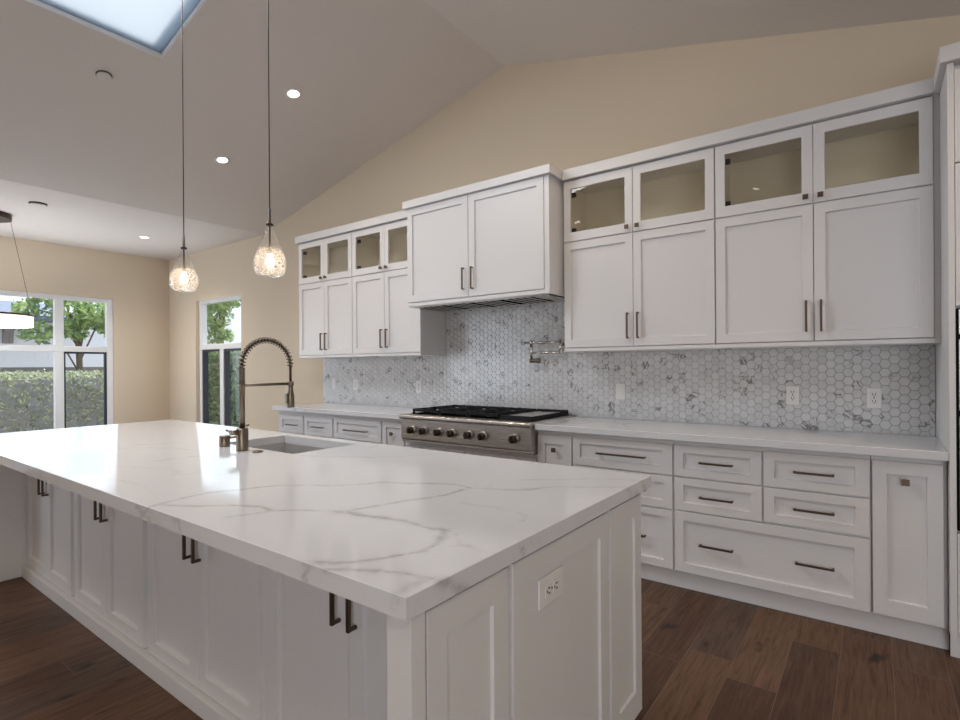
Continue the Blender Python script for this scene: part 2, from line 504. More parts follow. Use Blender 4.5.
mb.prism([(SK[0] + .012, zl(SK[0]) + z_), (SK[1] - .012, zl(SK[1]) + z_), (SK[1] - .012, zl(SK[1]) + z_ + .02), (SK[0] + .012, zl(SK[0]) + z_ + .02)], 'y', SK[2] + .012, SK[3] - .012)
build('pane', mb, M_FROST, sky)

# baseboards
mb = MB(); mb.box(XW, XW + .016, YL, 0, 0, .13); struct('baseboard_far', mb, M_TRIMW, bevel=.003)
mb = MB(); mb.box(XW + .016, -5.02, -.016, 0, 0, .13); struct('baseboard_right', mb, M_TRIMW, bevel=.003)

# far window: white frame, fixed lights, dark-gasketed casements below
def frame_box(mb, T, u0, u1, w0, w1, d0, d1):
    p, q = T(u0, w0, d0), T(u1, w1, d1); mb.box(p[0], q[0], p[1], q[1], p[2], q[2])


TF = XF('+x', XW - .10)
mb = MB(); y0, y1, z0, z1 = WF
frame_box(mb, TF, y0, y0 + .07, z0, z1, 0, .08); frame_box(mb, TF, y1 - .075, y1, z0, z1, 0, .08)
frame_box(mb, TF, y0 + .07, y1 - .075, z1 - .06, z1, 0, .08); frame_box(mb, TF, y0 + .07, y1 - .075, z0, z0 + .06, 0, .08)
frame_box(mb, TF, y0 + .07, y1 - .075, 1.545, 1.62, 0, .08)
MUL = [(-2.62, -2.525), (-1.435, -1.337)]
for a, b in MUL:
    frame_box(mb, TF, a, b, z0 + .06, 1.545, 0, .08); frame_box(mb, TF, a, b, 1.62, z1 - .06, 0, .08)
w1_ = struct('window_1', mb, M_TRIMW, bevel=.004)
mb = MB(); xs_ = [(y0 + .07, -2.62), (-2.525, -1.435), (-1.337, y1 - .075)]
for i, (a, b) in enumerate(xs_):
    m1 = MB(); frame_box(m1, TF, a, b, 1.62, z1 - .06, .03, .036); build('pane', m1, M_GLASS, w1_)
    if i == 1:
        m1 = MB(); frame_box(m1, TF, a, b, z0 + .06, 1.545, .03, .036); build('pane', m1, M_GLASS, w1_); continue
    m2 = MB()
    for q in ((a, a + .022, z0 + .06, 1.545), (b - .022, b, z0 + .06, 1.545), (a + .022, b - .022, 1.52, 1.545), (a + .022, b - .022, z0 + .06, z0 + .085)): frame_box(m2, TF, *q, .01, .06)
    sh = build('sash', m2, M_BLKTRIM, w1_)
    m1 = MB(); frame_box(m1, TF, a + .022, b - .022, z0 + .085, 1.52, .03, .036); build('pane', m1, M_GLASS, sh)
mb = MB().box(XW - .01, XW + .03, WF[0] - .03, WF[1] + .03, WF[2] - .03, WF[2]); struct('trim_1', mb, M_TRIMW, bevel=.004)

# corner window in the range wall
TK = XF('-y', .13)
mb = MB(); x0, x1, z0, z1 = WK
frame_box(mb, TK, x0, x0 + .07, z0, z1, 0, .08); frame_box(mb, TK, x1 - .07, x1, z0, z1, 0, .08)
frame_box(mb, TK, x0 + .07, x1 - .07, z1 - .05, z1, 0, .08); frame_box(mb, TK, x0 + .07, x1 - .07, z0, z0 + .06, 0, .08)
frame_box(mb, TK, x0 + .07, x1 - .07, 1.575, 1.65, 0, .08); frame_box(mb, TK, -7.39, -7.29, z0 + .06, 1.575, 0, .08)
w2_ = struct('window_2', mb, M_TRIMW, bevel=.004)
m1 = MB(); frame_box(m1, TK, x0 + .07, x1 - .07, 1.65, z1 - .05, .02, .026); build('pane', m1, M_GLASS, w2_)
for a, b in ((x0 + .07, -7.39), (-7.29, x1 - .07)):
    m2 = MB()
    for q in ((a, a + .03, z0 + .06, 1.575), (b - .03, b, z0 + .06, 1.575), (a + .03, b - .03, 1.545, 1.575), (a + .03, b - .03, z0 + .06, z0 + .09)): frame_box(m2, TK, *q, .0, .065)
    sh = build('sash', m2, M_BLKTRIM, w2_)
    m1 = MB(); frame_box(m1, TK, a + .03, b - .03, z0 + .09, 1.545, .02, .026); build('pane', m1, M_GLASS, sh)

# ------------------------------------------------------------------ wall cabinets
PAIR = .0035


def wall_cabinet(x0, x1, label, hinge_left=True):
    g = 'white wall cabinets with glazed tops'
    t = thing('wall_cabinet', ((x0 + x1) / 2, 0, 1.409), label, 'cabinet', g)
    yb, yf = -.012, -.33
    mb = MB(); th = .018
    a, b = x0 + .001, x1 - .001
    mb.box(a, a + th, yf, yb, 1.409, 2.631); mb.box(b - th, b, yf, yb, 1.409, 2.631)
    mb.box(a + th, b - th, yb - .01, yb, 1.409, 2.631)
    for z in (1.418, 2.18, 2.613): mb.box(a + th, b - th, yf, yb - .01, z, z + th)
    mb.box(a, b, yf - .019, yf, 1.409, 1.432)                        # light rail
    build('carcass', mb, [M_CAB], t, .0015)
    mi = MB()
    mi.box(a + th, b - th, yb - .0125, yb - .0105, 2.2, 2.614); mi.box(a + th + .0005, a + th + .002, yf + .002, yb - .0125, 2.2, 2.614)
    mi.box(b - th - .002, b - th - .0005, yf + .002, yb - .0125, 2.2, 2.614); mi.box(a + th + .002, b - th - .002, yf + .002, yb - .0125, 2.1985, 2.2)
    build('lining', mi, M_INT, t)
    T = XF('-y', yf); xm = (x0 + x1) / 2
    for i, (u0, u1) in enumerate(((x0 + .004, xm - PAIR / 2), (xm + PAIR / 2, x1 - .004))):
        m = MB(); shaker(m, T, u0, u1, 1.437, 2.184, fr=.052); d = build('door', m, M_CAB, t)
        uh = u1 - .033 if i == 0 else u0 + .033
        bar_pull(T, uh, 1.572, .172, True, d, M_BRONZE)
        m = MB(); shaker(m, T, u0, u1, 2.193, 2.622, fr=.052, hole=True, rails=(.052, .052, .062, .056)); d = build('glass_door', m, M_CAB, t)
        m = MB().box(u0 + .049, u1 - .049, yf - .009, yf - .005, 2.252, 2.569); build('pane', m, M_CABGLASS, d)
        knob(T, uh, 2.226, d, M_BRONZE)
        if (i == 0):
            for zz in (2.275, 2.53):
                m = MB().box(u0 + .03, u0 + .075, yf + .004, yf + .03, zz - .014, zz + .014); build('hinge', m, M_BLACK, d)
    return t


wall_cabinet(-4.960, -4.095, 'wall cabinet with glazed top nearest the corner window, at the left end of the row')
wall_cabinet(-4.095, -3.190, 'wall cabinet with glazed top against the left side of the hood cabinet')
wall_cabinet(-1.795, -.775, 'wall cabinet with glazed top against the right side of the hood cabinet')
wall_cabinet(-.775, .236, 'wide wall cabinet with glazed top beside the tall oven cabinet')
mb = MB().box(.236, .259, -.33, -.012, 1.409, 2.631)
tag(build('filler_strip', mb, M_CAB, bevel=.001), 'narrow white filler strip between glazed wall cabinet and tall cabinet', 'filler strip')

# hood cabinet
t = thing('hood_cabinet', (-2.505, 0, 1.815), 'deep white hood cabinet with two doors above the gas rangetop', 'cabinet')
mb = MB(); HX0, HX1, HF = -3.186, -1.82, -.50
mb.box(HX0, HX0 + .02, HF, -.012, 1.815, 2.642); mb.box(HX1 - .02, HX1, HF, -.012, 1.815, 2.642)
mb.box(HX0 + .02, HX1 - .02, HF, HF + .02, 1.815, 2.642); mb.box(HX0 + .02, HX1 - .02, HF + .02, -.012, 2.62, 2.642)
mb.box(HX0 + .02, HX1 - .02, -.03, -.012, 1.85, 2.62)
mb.box(HX0, HX1, HF - .018, HF, 1.815, 1.842)
build('carcass', mb, M_CAB, t, .0015)
T = XF('-y', HF)
for i, (u0, u1) in enumerate(((-3.182, -2.532), (-2.527, -1.86))):
    m = MB(); shaker(m, T, u0, u1, 1.850, 2.640, fr=.058); d = build('door', m, M_CAB, t)
    bar_pull(T, u1 - .04 if i == 0 else u0 + .04, 1.99, .172, True, d, M_BRONZE)
mb = MB().box(-1.858, HX1, HF - .014, HF, 1.842, 2.642); build('stile', mb, M_CAB, t)
# vent insert under the hood
h = thing('range_hood', (-2.5, -.25, 1.80), 'dark slatted steel hood insert under the hood cabinet', 'range hood')
mb = MB(); mb.box(HX0 + .03, HX1 - .03, -.455, -.07, 1.8125, 1.85); build('housing', mb, M_MATTBLK, h)  # black plate right above the slats, painted as the shade in their gaps
mb = MB()
mb.box(HX0 + .03, HX1 - .03, -.478, -.455, 1.808, 1.828); mb.box(HX0 + .03, HX1 - .03, -.07, -.05, 1.808, 1.828)
mb.box(HX0 + .03, HX0 + .05, -.455, -.07, 1.808, 1.8125); mb.box(HX1 - .17, HX1 - .03, -.455, -.07, 1.808, 1.8125)
build('rim', mb, M_STEEL, h, .002)
fx0, fx1 = HX0 + .05, HX1 - .17
for k in range(4):
    a = fx0 + (fx1 - fx0) * k / 4; b = fx0 + (fx1 - fx0) * (k + 1) / 4
    m = MB()
    for j in range(4):
        c0 = a + .015 + (b - a - .03) * (j + .1) / 4; m.box(c0, c0 + (b - a - .03) / 4 * .34, -.445, -.08, 1.810, 1.8124)
    m.box(a + .004, b - .004, -.455, -.445, 1.810, 1.8124); m.box(a + .004, b - .004, -.08, -.07, 1.810, 1.8124)
    build('baffle_filter', m, M_BAFFLE, h)

# crown mouldings
def crown(x0, x1, y_face, y_back, label, left=True, right=True, prot=.025, zb=2.632):
    mb = MB()
    L0, R0 = (x0 - (prot if left else 0)), (x1 + (prot if right else 0)); L1, R1 = (x0 - (prot if left else 0)), (x1 + (prot if right else 0))
    ring0 = [(L0, y_back, zb), (L0, y_face - prot, zb), (R0, y_face - prot, zb), (R0, y_back, zb)]
    ring1 = [(L1, y_back, 2.688), (L1, y_face - prot, 2.688), (R1, y_face - prot, 2.688), (R1, y_back, 2.688)]
    ring2 = [(p[0], p[1], 2.703) for p in ring1]
    mb.add(ring0 + ring1 + ring2, [(0, 1, 2, 3)] + [(a, (a + 1) % 4, 4 + (a + 1) % 4, 4 + a) for a in range(4)] + [(4 + a, 4 + (a + 1) % 4, 8 + (a + 1) % 4, 8 + a) for a in range(4)] + [(11, 10, 9, 8)])
    return tag(build('crown_moulding', mb, M_CAB, bevel=.002), label, 'moulding', 'white crown mouldings')


crown(-4.96, -3.218, -.35, -.012, 'white crown moulding on the wall cabinets left of the hood', right=False)
crown(-3.186, -1.82, -.52, -.012, 'white crown moulding on top of the projecting hood cabinet', zb=2.6425)
crown(-1.788, .2345, -.35, -.012, 'long white crown moulding on the wall cabinets right of the hood', left=False, right=False)
crown(.26, 1.7, -.66, -.012, 'white crown moulding on the tall oven cabinet at the right edge', right=True)

# ------------------------------------------------------------------ base run on the range wall
YB = -.59   # carcass front; fronts stand to -.61


def base_carcass(x0, x1, t, y_front=YB, top=.872, bottom=.1):
    mb = MB(); th = .018; a, b = x0 + .001, x1 - .001
    mb.box(a, a + th, y_front, -.012, bottom, top); mb.box(b - th, b, y_front, -.012, bottom, top)
    mb.box(a + th, b - th, y_front, -.012, bottom, bottom + th); mb.box(a + th, b - th, -.03, -.012, bottom + th, top)
    mb.box(a + th, b - th, y_front, y_front + .02, bottom + th, top)
    build('carcass', mb, M_CAB, t, .001)


def front(kind, T, u0, u1, w0, w1, parent, pulls=(), kn=None, fr=.045, rails=None):
    m = MB(); shaker(m, T, u0, u1, w0, w1, fr=fr, rails=rails); d = build(kind, m, M_CAB, parent)
    for (u, w, L) in pulls: bar_pull(T, u, w, L, False, d, M_DKBR if L > 99 else M_BRONZE)
    if kn: knob(T, *kn, d, M_BRONZE, s=.03)
    return d


TB = XF('-y', YB); GB = 'white base cabinets along the tiled wall'
def base(x0, x1, label): 
    t = thing('base_cabinet', ((x0 + x1) / 2, -.3, .1), label, 'cabinet', GB); base_carcass(x0, x1, t); return t


t = base(-4.975, -4.52, 'base cabinet with a small drawer at the far left end of the counter')
front('drawer', TB, -4.925, -4.533, .655, .828, t, [(-4.70, .737, .17)])
front('door', TB, -4.925, -4.533, .112, .645, t, kn=(-4.60, .56))
t = base(-4.52, -4.07, 'base cabinet with a small drawer, second from the left end of the counter')
front('drawer', TB, -4.507, -4.078, .655, .830, t, [(-4.29, .737, .17)])
front('door', TB, -4.507, -4.078, .112, .645, t, kn=(-4.15, .56))
t = base(-4.07, -3.412, 'wide drawer base cabinet left of the rangetop beside the narrow pull-out')
for a, b in ((.655, .842), (.46, .645), (.112, .45)): front('drawer', TB, -4.060, -3.420, a, b, t, [(-3.74, (a + b) / 2 - .01, .31)])
t = base(-3.412, -3.135, 'narrow pull-out base cabinet with a square knob left of the rangetop')
front('door', TB, -3.404, -3.150, .112, .842, t, kn=(-3.277, .745))
t = thing('base_cabinet', (-2.5, -.3, .1), 'low base cabinet directly under the gas rangetop', 'cabinet', GB); base_carcass(-3.135, -1.875, t, top=.695)
front('drawer', TB, -3.125, -2.51, .112, .67, t, [(-2.82, .58, .31)]); front('drawer', TB, -2.50, -1.885, .112, .67, t, [(-2.19, .58, .31)])
t = base(-1.875, -1.607, 'narrow pull-out base cabinet with a square knob right of the rangetop')
front('door', TB, -1.868, -1.612, .112, .842, t, kn=(-1.735, .745), rails=(.055, .055, .055, .06))
t = base(-1.607, -.954, 'three-drawer base cabinet partly behind the island corner')
for a, b in ((.663, .843), (.464, .654), (.110, .454)): front('drawer', TB, -1.602, -.960, a, b, t, [(-1.272, (a + b) / 2, .315)], rails=(.05, .055, .047, .04))
t = base(-.954, -.022, 'wide base cabinet with four small drawers over one long drawer')
for u0, u1, uh, zz in ((-.949, -.492, -.718, ((.664, .843, .754), (.468, .655, .558))), (-.483, -.028, -.255, ((.664, .847, .755), (.473, .655, .564)))):
    for a, b, w in zz: front('drawer', TB, u0, u1, a, b, t, [(uh, w, .176)], rails=(.05, .055, .045, .042))
front('drawer', TB, -.949, -.028, .110, .461, t, [(-.72, .287, .176), (-.253, .289, .168)], rails=(.05, .06, .052, .052))
t = base(-.022, .258, 'tall-door base cabinet with a square knob at the right end of the counter')
front('door', TB, -.016, .242, .113, .847, t, kn=(.108, .757), rails=(.055, .055, .075, .06))
mb = MB()
mb.box(-4.95, .262, -.565, -.553, 0, .099)
tag(build('toe_kick', mb, M_CAB, bevel=.001), 'long white toe kick board below the wall-side base cabinets', 'toe kick')

def counter(x0, x1, label):
    mb = MB().box(x0, x1, -.65, -.012, .873, .914)
    return tag(build('countertop', mb, M_QC, bevel=.003), label, 'countertop', 'white quartz countertops on the wall run')


counter(-5.0, -3.118, 'white quartz countertop left of the rangetop under the small outlets')
counter(-1.868, .259, 'long white quartz countertop right of the rangetop')

# tall oven cabinet at the right edge
t = thing('tall_cabinet', (.98, -.33, 0), 'tall white cabinet with a built-in oven at the right edge', 'cabinet')
mb = MB(); mb.box(.26, .283, -.66, -.012, .1, 2.631); mb.box(1.677, 1.70, -.66, -.012, .1, 2.631)
mb.box(.283, 1.677, -.04, -.012, .1, 2.631); mb.box(.283, 1.677, -.62, -.04, 2.61, 2.631); mb.box(.283, 1.677, -.62, -.04, .1, .12)
mb.box(.283, 1.677, -.62, -.60, .12, 2.61)
build('carcass', mb, M_CAB, t, .0015)
mb = MB().box(.262, 1.70, -.625, -.612, 0, .1); build('toe_kick', mb, M_CAB, t)
TT = XF('-y', -.64)
for u0, u1 in ((.2845, .977), (.983, 1.676)):
    front('door', TT, u0, u1, 2.190, 2.60, t, fr=.055)
    front('door', TT, u0, u1, 1.56, 2.184, t, fr=.055)
front('drawer', TT, .2845, 1.676, .12, .56, t, [(.98, .4, .4)], fr=.055)
ov = thing('wall_oven', (.98, -.33, .575), 'steel built-in oven with dark edges in the tall cabinet', 'oven')
mb = MB().box(.287, 1.672, -.645, -.622, .57, 1.55); build('body', mb, M_BLACK, ov)
mb = MB().box(.293, 1.666, -.665, -.645, 1.435, 1.545); build('control_panel', mb, M_STEEL, ov, .002)
mb = MB().box(.293, 1.666, -.665, -.645, 1.10, 1.415); mb.box(.293, 1.666, -.665, -.645, .58, 1.075); d = build('oven_door', mb, M_STEEL, ov, .002)
mb = MB().box(.36, 1.60, -.715, -.70, 1.36, 1.38).box(.38, .40, -.70, -.665, 1.36, 1.38).box(1.56, 1.58, -.70, -.665, 1.36, 1.38); build('handle', mb, M_STEEL, d, .003)

# ------------------------------------------------------------------ hexagon tile splashback
def hex_tiles():
    s = .0285; R = s - .0011; V = []; F = []; cols = []
    regs = [(-5.0, -3.19, .914, 1.409), (-3.188, -1.797, .914, 1.85), (-1.797, .257, .914, 1.409)]
    bm = bmesh.new(); layer = bm.faces.layers.float.new('rnd')
    for x0, x1, z0, z1 in regs:
        part = bmesh.new(); lay = part.faces.layers.float.new('rnd')
        i0, i1 = int(x0 / (1.5 * s)) - 2, int(x1 / (1.5 * s)) + 2; j0, j1 = int(z0 / (math.sqrt(3) * s)) - 2, int(z1 / (math.sqrt(3) * s)) + 2
        for i in range(i0, i1 + 1):
            for j in range(j0, j1 + 1):
                cx = i * 1.5 * s; cz = (j + (.5 if i % 2 else 0)) * math.sqrt(3) * s
                if cx < x0 - s or cx > x1 + s or cz < z0 - s or cz > z1 + s: continue
                rnd = random.Random(i * 7919 + j * 104729).random(); rr = random.Random(i * 31 + j * 77 + 5)
                tx, tz = (rr.random() - .5) * .022, (rr.random() - .5) * .022
                def ring(r, y): return [part.verts.new((cx + r * math.cos(k * math.pi / 3), y + (tx * math.cos(k * math.pi / 3) + tz * math.sin(k * math.pi / 3)) * r if y < -.008 else y, cz + r * math.sin(k * math.pi / 3))) for k in range(6)]
                a, b, c = ring(R, -.006), ring(R, -.0095), ring(R - .0012, -.0105)
                fs = [part.faces.new(c)]
                for p, q in ((a, b), (b, c)):
                    for k in range(6): fs.append(part.faces.new((p[k], p[(k + 1) % 6], q[(k + 1) % 6], q[k])))
                for f in fs: f[lay] = rnd
        for co, no in (((x0, 0, 0), (-1, 0, 0)), ((x1, 0, 0), (1, 0, 0)), ((0, 0, z0), (0, 0, -1)), ((0, 0, z1), (0, 0, 1))):
            bmesh.ops.bisect_plane(part, geom=part.verts[:] + part.edges[:] + part.faces[:], plane_co=co, plane_no=no, clear_outer=True)
        me = bpy.data.meshes.new('tmp'); part.to_mesh(me); part.free(); bm.from_mesh(me); bpy.data.meshes.remove(me)
    bmesh.ops.recalc_face_normals(bm, faces=bm.faces)
    me = bpy.data.meshes.new('tiles'); bm.to_mesh(me); bm.free(); return me


sp = thing('backsplash', (-2.4, 0, .914), 'white marble hexagon tile backsplash between counters and wall cabinets', 'backsplash')
mb = MB(); mb.box(-5.0, -3.19, -.006, -.001, .9142, 1.409); mb.box(-3.19, -1.797, -.006, -.001, .9142, 1.85); mb.box(-1.797, .257, -.006, -.001, .9142, 1.409)
build('grout_bed', mb, M_GROUT, sp)
me = hex_tiles(); me.transform(Matrix.Translation((2.4, 0, -.914))); me.materials.append(M_TILE)
o = bpy.data.objects.new('hexagon_tiles', me); link(o, None, sp, (-2.4, 0, .914))

# ------------------------------------------------------------------ outlets
def outlet(T, cu, cw, label, w=.07, h=.115, base_=0., gang=1, horiz=False, blank=False):
    c = T(cu, cw, base_); t = thing('outlet', c, label, 'outlet', 'white wall outlets')
    def B(mb, u0, u1, w0, w1, d0, d1):
        if horiz: du, dw = (w0, w1), (u0, u1)
        else: du, dw = (u0, u1), (w0, w1)
        p, q = T(cu + du[0], cw + dw[0], base_ + d0), T(cu + du[1], cw + dw[1], base_ + d1); mb.box(p[0], q[0], p[1], q[1], p[2], q[2])
    m = MB(); B(m, -w / 2, w / 2, -h / 2, h / 2, 0, .006); build('cover_plate', m, M_PLATE, t, .002)
    if blank:
        m = MB(); B(m, -.016, .016, -.033, .033, .006, .009); build('rocker', m, M_PLATE, t, .001); return t
    m = MB(); m2 = MB()
    for s in (-1, 1):
        B(m, -.017, .017, s * .0195 - .014, s * .0195 + .014, .006, .0085)
        for k in (-1, 1): B(m2, k * .0065 - .0018, k * .0065 + .0018, s * .0195 - .003, s * .0195 + .007, .0085, .0088)
        B(m2, -.003, .003, s * .0195 - .011, s * .0195 - .006, .0085, .0088)
    B(m2, -.003, .003, -.003, .003, .006, .0068)
    build('receptacle', m, M_PLATE, t, .001); build('slots', m2, M_SLOT, t)
    return t


TO = XF('-y', -.0105)
outlet(TO, -.008, 1.113, 'white outlet on the tiles nearest the tall cabinet')
outlet(TO, -.410, 1.118, 'white outlet on the tiles above the four small drawers')
outlet(TO, -1.510, 1.116, 'white outlet on the tiles just right of the rangetop', blank=True)
outlet(TO, -3.532, 1.117, 'white outlet on the tiles left of the rangetop')
outlet(TO, -4.448, 1.121, 'white outlet under the left wall cabinets, second from the tile end')
outlet(TO, -4.805, 1.127, 'white switch plate at the far left end of the tiles', blank=True, w=.06)
# ------------------------------------------------------------------ gas rangetop
rt = thing('rangetop', (-2.49, -.35, .70), 'stainless gas rangetop with black grates and seven knobs', 'rangetop')
RX0, RX1 = -3.112, -1.874
mb = MB(); mb.box(RX0 + .004, RX1 - .004, -.66, -.03, .705, .905); build('body', mb, M_STEEL, rt, .002)
mb = MB(); mb.box(RX0, RX1, -.655, -.02, .905, .925); mb.box(RX0, RX1, -.05, -.02, .925, .938)
build('cook_surface', mb, M_STEEL, rt, .003)
mb = MB(); mb.prism([(-.655, .925), (-.69, .925), (-.702, .916), (-.702, .898), (-.69, .888), (-.655, .888)], 'x', RX0, RX1); build('bullnose', mb, M_STEEL, rt, .004)
mb = MB(); mb.prism([(-.66, .888), (-.683, .888), (-.678, .73), (-.66, .72)], 'x', RX0 + .002, RX1 - .002); build('control_panel', mb, M_STEEL, rt, .003)
mb = MB(); mb.box(RX0 + .002, RX1 - .002, -.672, -.655, .705, .722); build('lower_trim', mb, M_STEEL, rt, .002)
for kx in (-2.984, -2.856, -2.701, -2.570, -2.409, -2.280, -2.012):
    m = MB(); m.lathe((kx, -.680, .804), [(.035, 0), (.035, .006), (.030, .010)], (0, -1, 0), 28)
    k_ = build('knob', m, M_STEEL, rt)
    m = MB(); m.lathe((kx, -.690, .804), [(.027, 0), (.0265, .028), (.024, .033), (0, .033)], (0, -1, 0), 24); m.box(kx - .007, kx + .007, -.732, -.722, .779, .829)
    build('grip', m, M_DKBR, k_)
m = MB().box(-3.046, -2.182, -.62, -.075, .9255, .929); build('burner_tray', m, M_MATTBLK, rt)
for k in range(3):
    g0 = -3.04 + k * .287; g1 = g0 + .277
    m = MB(); z0, z1 = .945, .966; w = .015
    m.box(g0, g1, -.615, -.615 + w, z0, z1); m.box(g0, g1, -.08 - w, -.08, z0, z1); m.box(g0, g0 + w, -.603, -.092, z0, z1); m.box(g1 - w, g1, -.603, -.092, z0, z1)
    m.box(g0 + w, g1 - w, -.354, -.341, z0, z1)
    gm = (g0 + g1) / 2
    for cy in (-.48, -.21):
        m.box(gm - .006, gm + .006, cy - .12, cy - .03, z0, z1 + .003); m.box(gm - .006, gm + .006, cy + .03, cy + .112, z0, z1 + .003)
        m.box(g0 + w, gm - .03, cy - .006, cy + .006, z0, z1 + .003); m.box(gm + .03, g1 - w, cy - .006, cy + .006, z0, z1 + .003)
    for fx in (g0, g1 - w):
        for fy in (-.615, -.354, -.092): m.box(fx, fx + w, fy, fy + w, .925, z0)
    build('grate', m, M_BLACK, rt, .002)
    for cy in (-.48, -.21):
        m = MB(); m.lathe((gm, cy, .925), [(.052, 0), (.052, .008), (.042, .014), (.042, .018), (.030, .022), (0, .022)], n=28); build('burner', m, M_BLACK, rt)
m = MB(); g0, g1 = -2.175, -1.905
m.box(g0, g1, -.62, -.595, .925, .957); m.box(g0, g1, -.105, -.075, .925, .966); m.box(g0, g0 + .016, -.595, -.105, .925, .957); m.box(g1 - .016, g1, -.595, -.105, .925, .957)
build('griddle_frame', m, M_BLACK, rt, .003)
m = MB().box(g0 + .016, g1 - .016, -.595, -.105, .926, .951); build('griddle_plate', m, M_STEEL, rt, .003)

# ------------------------------------------------------------------ pot filler
pf = thing('pot_filler', (-1.95, -.01, 1.45), 'polished nickel folding pot filler tap on the tiles above the rangetop', 'pot filler')
m = MB(); m.lathe((-1.975, -.0105, 1.455), [(.032, 0), (.032, .008), (.014, .014), (.014, .05)], (0, -1, 0), 24); build('wall_flange', m, M_CHROME, pf)
m = MB(); m.cyl((-1.975, -.062, 1.40), (-1.975, -.062, 1.515), .013); build('post', m, M_CHROME, pf)
m = MB(); m.cyl((-1.975, -.062, 1.495), (-2.30, -.075, 1.495), .0095); m.cyl((-2.235, -.072, 1.475), (-2.235, -.072, 1.515), .014); build('upper_arm', m, M_CHROME, pf)
m = MB(); m.cyl((-1.975, -.062, 1.413), (-2.235, -.072, 1.413), .0095); m.cyl((-2.235, -.072, 1.36), (-2.235, -.072, 1.50), .011); build('lower_arm', m, M_CHROME, pf)
m = MB(); m.cyl((-2.235, -.072, 1.335), (-2.235, -.072, 1.365), .018); m.cyl((-2.235, -.072, 1.352), (-2.16, -.072, 1.352), .017); m.cyl((-2.16, -.085, 1.37), (-2.16, -.085, 1.33), .014); build('valve', m, M_GUN, pf)

# ------------------------------------------------------------------ kitchen island
IX0, IX1, IY0, IY1, IZ0, IZ1 = -4.377, -.649, -3.129, -1.886, .873, .914
SKX0, SKX1, SKY0, SKY1 = -2.775, -2.145, -2.335, -1.965


